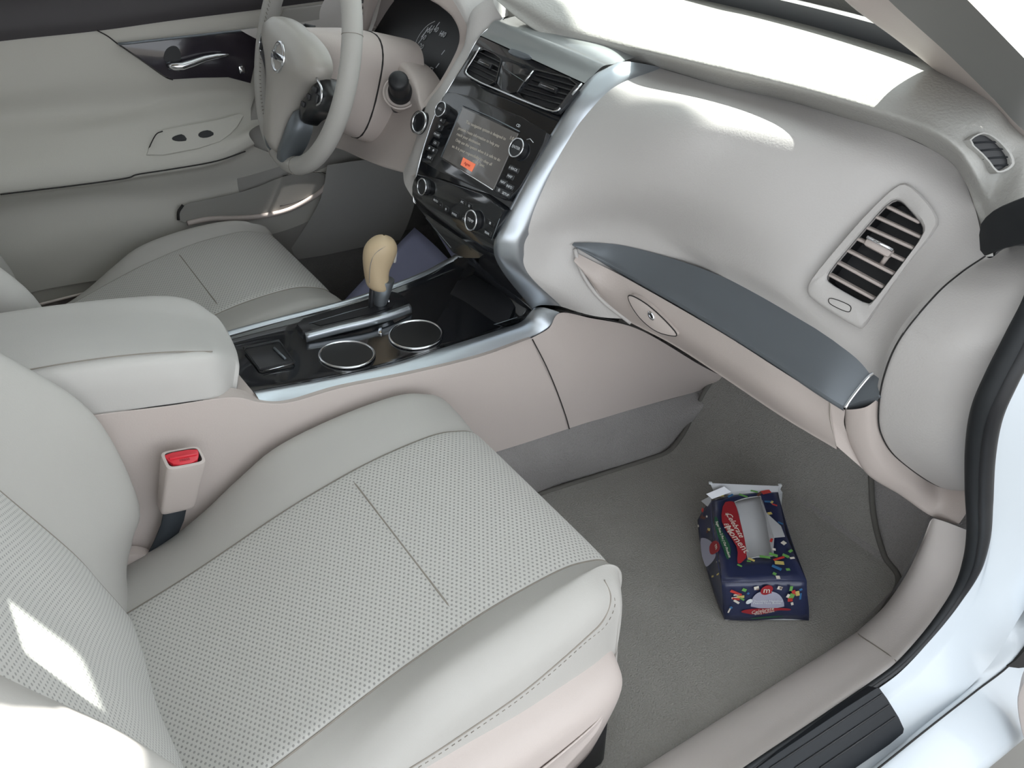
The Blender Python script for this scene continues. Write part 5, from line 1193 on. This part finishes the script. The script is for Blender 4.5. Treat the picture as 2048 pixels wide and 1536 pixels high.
# torn flap folded out on the right of the hole
fl = PL([(1545, 1112, .082), (1548, 1075, .088), (1570, 1073, .094), (1562, 1052, .094), (1532, 1025, .088), (1524, 1000, .083), (1535, 1060, .082)])
m_ = mesh('torn_flap', fl, [(0, 1, 6), (1, 2, 3), (1, 3, 4, 6), (4, 5, 6)], M['card'], bx, False); solid(m_, .0008)
# open end flaps
f1 = PL([(1420, 966, .100), (1563, 972, .094), (1556, 988, .080), (1470, 991, .082), (1428, 985, .084)])
m_ = mesh('end_flap', f1, [(0, 1, 2, 3, 4)], M['card'], bx, False); solid(m_, .0012)
f2 = PL([(1424, 998, .086), (1412, 988, .092), (1448, 973, .100), (1462, 984, .092)])
m_ = mesh('end_flap', f2, [(0, 1, 2, 3)], mat('white_card', (214, 216, 222), .6), bx, False); solid(m_, .001)
f3 = PL([(1421, 992, .088), (1402, 1002, .070), (1423, 1020, .078)])
m_ = mesh('end_flap', f3, [(0, 1, 2)], M['card'], bx, False); solid(m_, .001)
f4 = PL([(1557, 975, .092), (1564, 985, .078), (1562, 1010, .070), (1556, 990, .080)])
m_ = mesh('end_flap', f4, [(0, 1, 2, 3)], M['card'], bx, False); solid(m_, .001)
for q in ((1421, 966, .100), (1560, 970, .0945)): rbox('flap_corner', P(q), (.006, .006, .002), (ex, ey, ez), M['print'], bx, .001)
# print on the lid
lpl = plane3(P((1445, 1166, .083)), P((1613, 1160, .083)), P((1470, 990, .086)))
def decal(name, pl, q, m, parent, off=.0022, h=.0003, sm=1): return prism(name, chaikin(pl.pts(q, off), sm) if sm else pl.pts(q, off), pl.n, h, m, parent)
def zb(x, y): return (1360 + x * .2149, 930 + y * .2149)
decal('print_ribbon', lpl, [zb(*q) for q in [(405, 350), (470, 335), (512, 350), (560, 520), (612, 740), (622, 860), (600, 880), (560, 920), (530, 910), (540, 780), (480, 680), (420, 600), (380, 500)]], M['cardred'], lid)
decal('print_strip', lpl, [zb(*q) for q in [(315, 485), (345, 480), (372, 580), (430, 680), (470, 760), (472, 840), (455, 880), (430, 870), (395, 760), (340, 640)]], M['cardgreen'], lid)
d1 = lpl.at(*zb(600, 740)) - lpl.at(*zb(450, 500)); 
text('print_text', 'Celebrate', lpl.at(*zb(510, 560), .0026), lpl.at(*zb(560, 640)) - lpl.at(*zb(470, 490)), lpl.n, .0135, M['pw'], lid, shear=.2)
text('print_text', 'Every', lpl.at(*zb(450, 590), .0026), lpl.at(*zb(560, 640)) - lpl.at(*zb(470, 490)), lpl.n, .010, M['pw'], lid, shear=.2)
text('print_text', 'Moment', lpl.at(*zb(528, 690), .0026), lpl.at(*zb(590, 760)) - lpl.at(*zb(470, 610)), lpl.n, .0175, M['pw'], lid)
text('print_text', 'Sugar Free 2 Pro | Our Products', lpl.at(*zb(400, 690), .0026), lpl.at(*zb(460, 850)) - lpl.at(*zb(330, 500)), lpl.n, .0058, M['pw'], lid)
text('print_text', '\u2698', lpl.at(*zb(430, 460), .0026), lpl.at(*zb(560, 640)) - lpl.at(*zb(470, 490)), lpl.n, .010, M['pw'], lid)
def chip(pl, px, py, w, h, ang, m, parent, off=.0024):
    c = pl.at(px, py, off); a = (pl.at(px + 10, py, off) - c).normalized(); b = pl.n.cross(a); d = a * math.cos(ang) + b * math.sin(ang)
    return rbox('print_confetti', c, (w * .72, h * .72, .0004), (d, pl.n.cross(d), pl.n), m, parent, 0)
rnd = random.Random(7)
chips = [(790, 855, 'pg', .022, .006), (870, 835, 'pg', .018, .007), (920, 870, 'pr', .026, .005), (985, 845, 'pg', .014, .007), (1045, 865, 'pw', .010, .005), (925, 910, 'py', .019, .009), (900, 955, 'pc', .020, .007), (1005, 972, 'pg', .008, .006), (880, 1012, 'pg', .007, .007), (912, 1045, 'pw', .008, .008),
         (665, 880, 'py', .014, .005), (555, 935, 'pg', .010, .004), (360, 285, 'py', .024, .005), (470, 285, 'pc', .016, .005), (590, 285, 'pg', .020, .005), (690, 245, 'pg', .016, .005), (800, 250, 'pr', .022, .011), (740, 270, 'po', .018, .006), (835, 450, 'py', .010, .007), (820, 340, 'pc', .016, .005), (855, 345, 'py', .008, .005), (935, 540, 'pc', .012, .004), (965, 725, 'pw', .010, .009), (875, 785, 'pw', .007, .006), (880, 370, 'pr', .012, .004), (850, 700, 'pr', .005, .011), (640, 895, 'pg', .008, .003), (1030, 800, 'pg', .010, .006)]
for x, y, c, w, h in chips: chip(lpl, *zb(x, y), w, h, rnd.uniform(-.7, .9), M[c], lid)
# print on the front
fpl = plane3(NL, NR, TNL)
def zf(x, y): return (1430 + x * .09766, 1140 + y * .09766)
decal('print_dome', fpl, [zf(*q) for q in [(730, 780), (740, 640), (800, 520), (900, 450), (1060, 425), (1230, 450), (1340, 520), (1410, 640), (1420, 780)]], M['cardgrey'], front, .002)
cr_ = fpl.at(*zf(1058, 410), .0028)
lathe('print_logo', cr_, fpl.n, [(.0098, 0), (.0098, .0004), (0, .0004)], M['cardred'], front, 24, .8)
rgtf = (NR - NL).normalized()
text('print_text', 'm', cr_ + fpl.n * .0006, rgtf, fpl.n, .014, M['pw'], front)
decal('print_logo_band', fpl, [zf(*q) for q in [(940, 465), (1165, 455), (1160, 480), (950, 492)]], M['cardred'], front, .003)
text('print_text', 'Chocolate Hazelnut', fpl.at(*zf(1070, 630), .0026), rgtf, fpl.n, .0058, M['print'], front)
text('print_text', 'Peanut Nuts Butter', fpl.at(*zf(1070, 675), .0026), rgtf, fpl.n, .0054, M['print'], front)
decal('print_ribbon', fpl, [zf(*q) for q in [(520, 855), (600, 815), (800, 790), (1050, 785), (1300, 775), (1560, 790), (1540, 830), (1300, 820), (1200, 850), (1000, 905), (800, 915), (600, 880)]], M['cardred'], front, .0026)
text('print_text', 'Celebrate', fpl.at(*zf(970, 830), .0032), fpl.at(*zf(1100, 800)) - fpl.at(*zf(850, 850)), fpl.n, .0085, M['pw'], front, shear=.2)
text('print_text', 'Every Moment', fpl.at(*zf(1010, 870), .0032), fpl.at(*zf(1100, 850)) - fpl.at(*zf(850, 890)), fpl.n, .0050, M['pw'], front)
decal('print_strip', fpl, [zf(*q) for q in [(740, 985), (1000, 955), (1390, 940), (1390, 955), (1000, 985), (760, 1005)]], M['cardgreen'], front, .0024)
lathe('print_badge', fpl.at(*zf(700, 645), .0024), fpl.n, [(.0055, 0), (.0055, .0003), (0, .0003)], M['print'], front, 20, .65)
for x, y, c, w, h in [(430, 470, 'pr', .026, .006), (440, 510, 'pw', .012, .003), (400, 570, 'pw', .012, .004), (430, 590, 'pr', .016, .005), (520, 550, 'py', .016, .006), (550, 590, 'pg', .012, .004), (440, 650, 'pw', .014, .005), (600, 410, 'pg', .009, .007), (850, 370, 'pw', .010, .008), (870, 390, 'po', .006, .006), (1330, 370, 'pw', .010, .008), (1350, 370, 'po', .006, .006), (1560, 380, 'pg', .006, .012), (1570, 540, 'pg', .010, .014), (1620, 470, 'pr', .008, .014), (1690, 480, 'py', .008, .012), (1500, 530, 'pw', .006, .009), (1540, 610, 'pr', .010, .009), (1750, 540, 'pc', .004, .016), (1760, 400, 'pc', .006, .005), (1580, 690, 'pw', .005, .007), (290, 830, 'pw', .003, .012), (330, 770, 'pc', .005, .006), (680, 480, 'pc', .005, .005)]:
    chip(fpl, *zf(x, y), w, h, rnd.uniform(-.7, .7), M[c], front, .0026)
# print on the left side
spl2 = plane3(P((1440, 1200, .05)), LT[3], LB[3])
def za(x, y): return (1390 + x * .13021, 960 + y * .13021)
decal('print_disc', spl2, [za(*q) for q in [(80, 900), (130, 885), (220, 920), (290, 990), (325, 1080), (320, 1170), (270, 1260), (180, 1340), (150, 1300), (100, 1140)]], M['cardgrey'], leftp, .006)
decal('print_logo', spl2, [za(*q) for q in [(225, 1000), (290, 930), (350, 940), (385, 1010), (375, 1080), (310, 1130), (250, 1150), (222, 1100)]], M['cardred'], leftp, .0075)
text('print_text', 'm', spl2.at(*za(330, 1020), .0082), spl2.at(*za(340, 1080)) - spl2.at(*za(310, 960)), spl2.n, .012, M['pw'], leftp)
for x, y, c, w, h in [(210, 760, 'py', .012, .006), (190, 790, 'po', .008, .006), (115, 460, 'pr', .010, .008), (130, 580, 'po', .018, .006), (50, 705, 'pw', .006, .004), (350, 1250, 'pw', .012, .003), (360, 1440, 'py', .014, .003), (270, 1480, 'py', .008, .004), (100, 560, 'po', .012, .005), (180, 560, 'pw', .006, .004)]:
    chip(spl2, *za(x, y), w, h, rnd.uniform(-.7, .7), M[c], leftp, .0065)
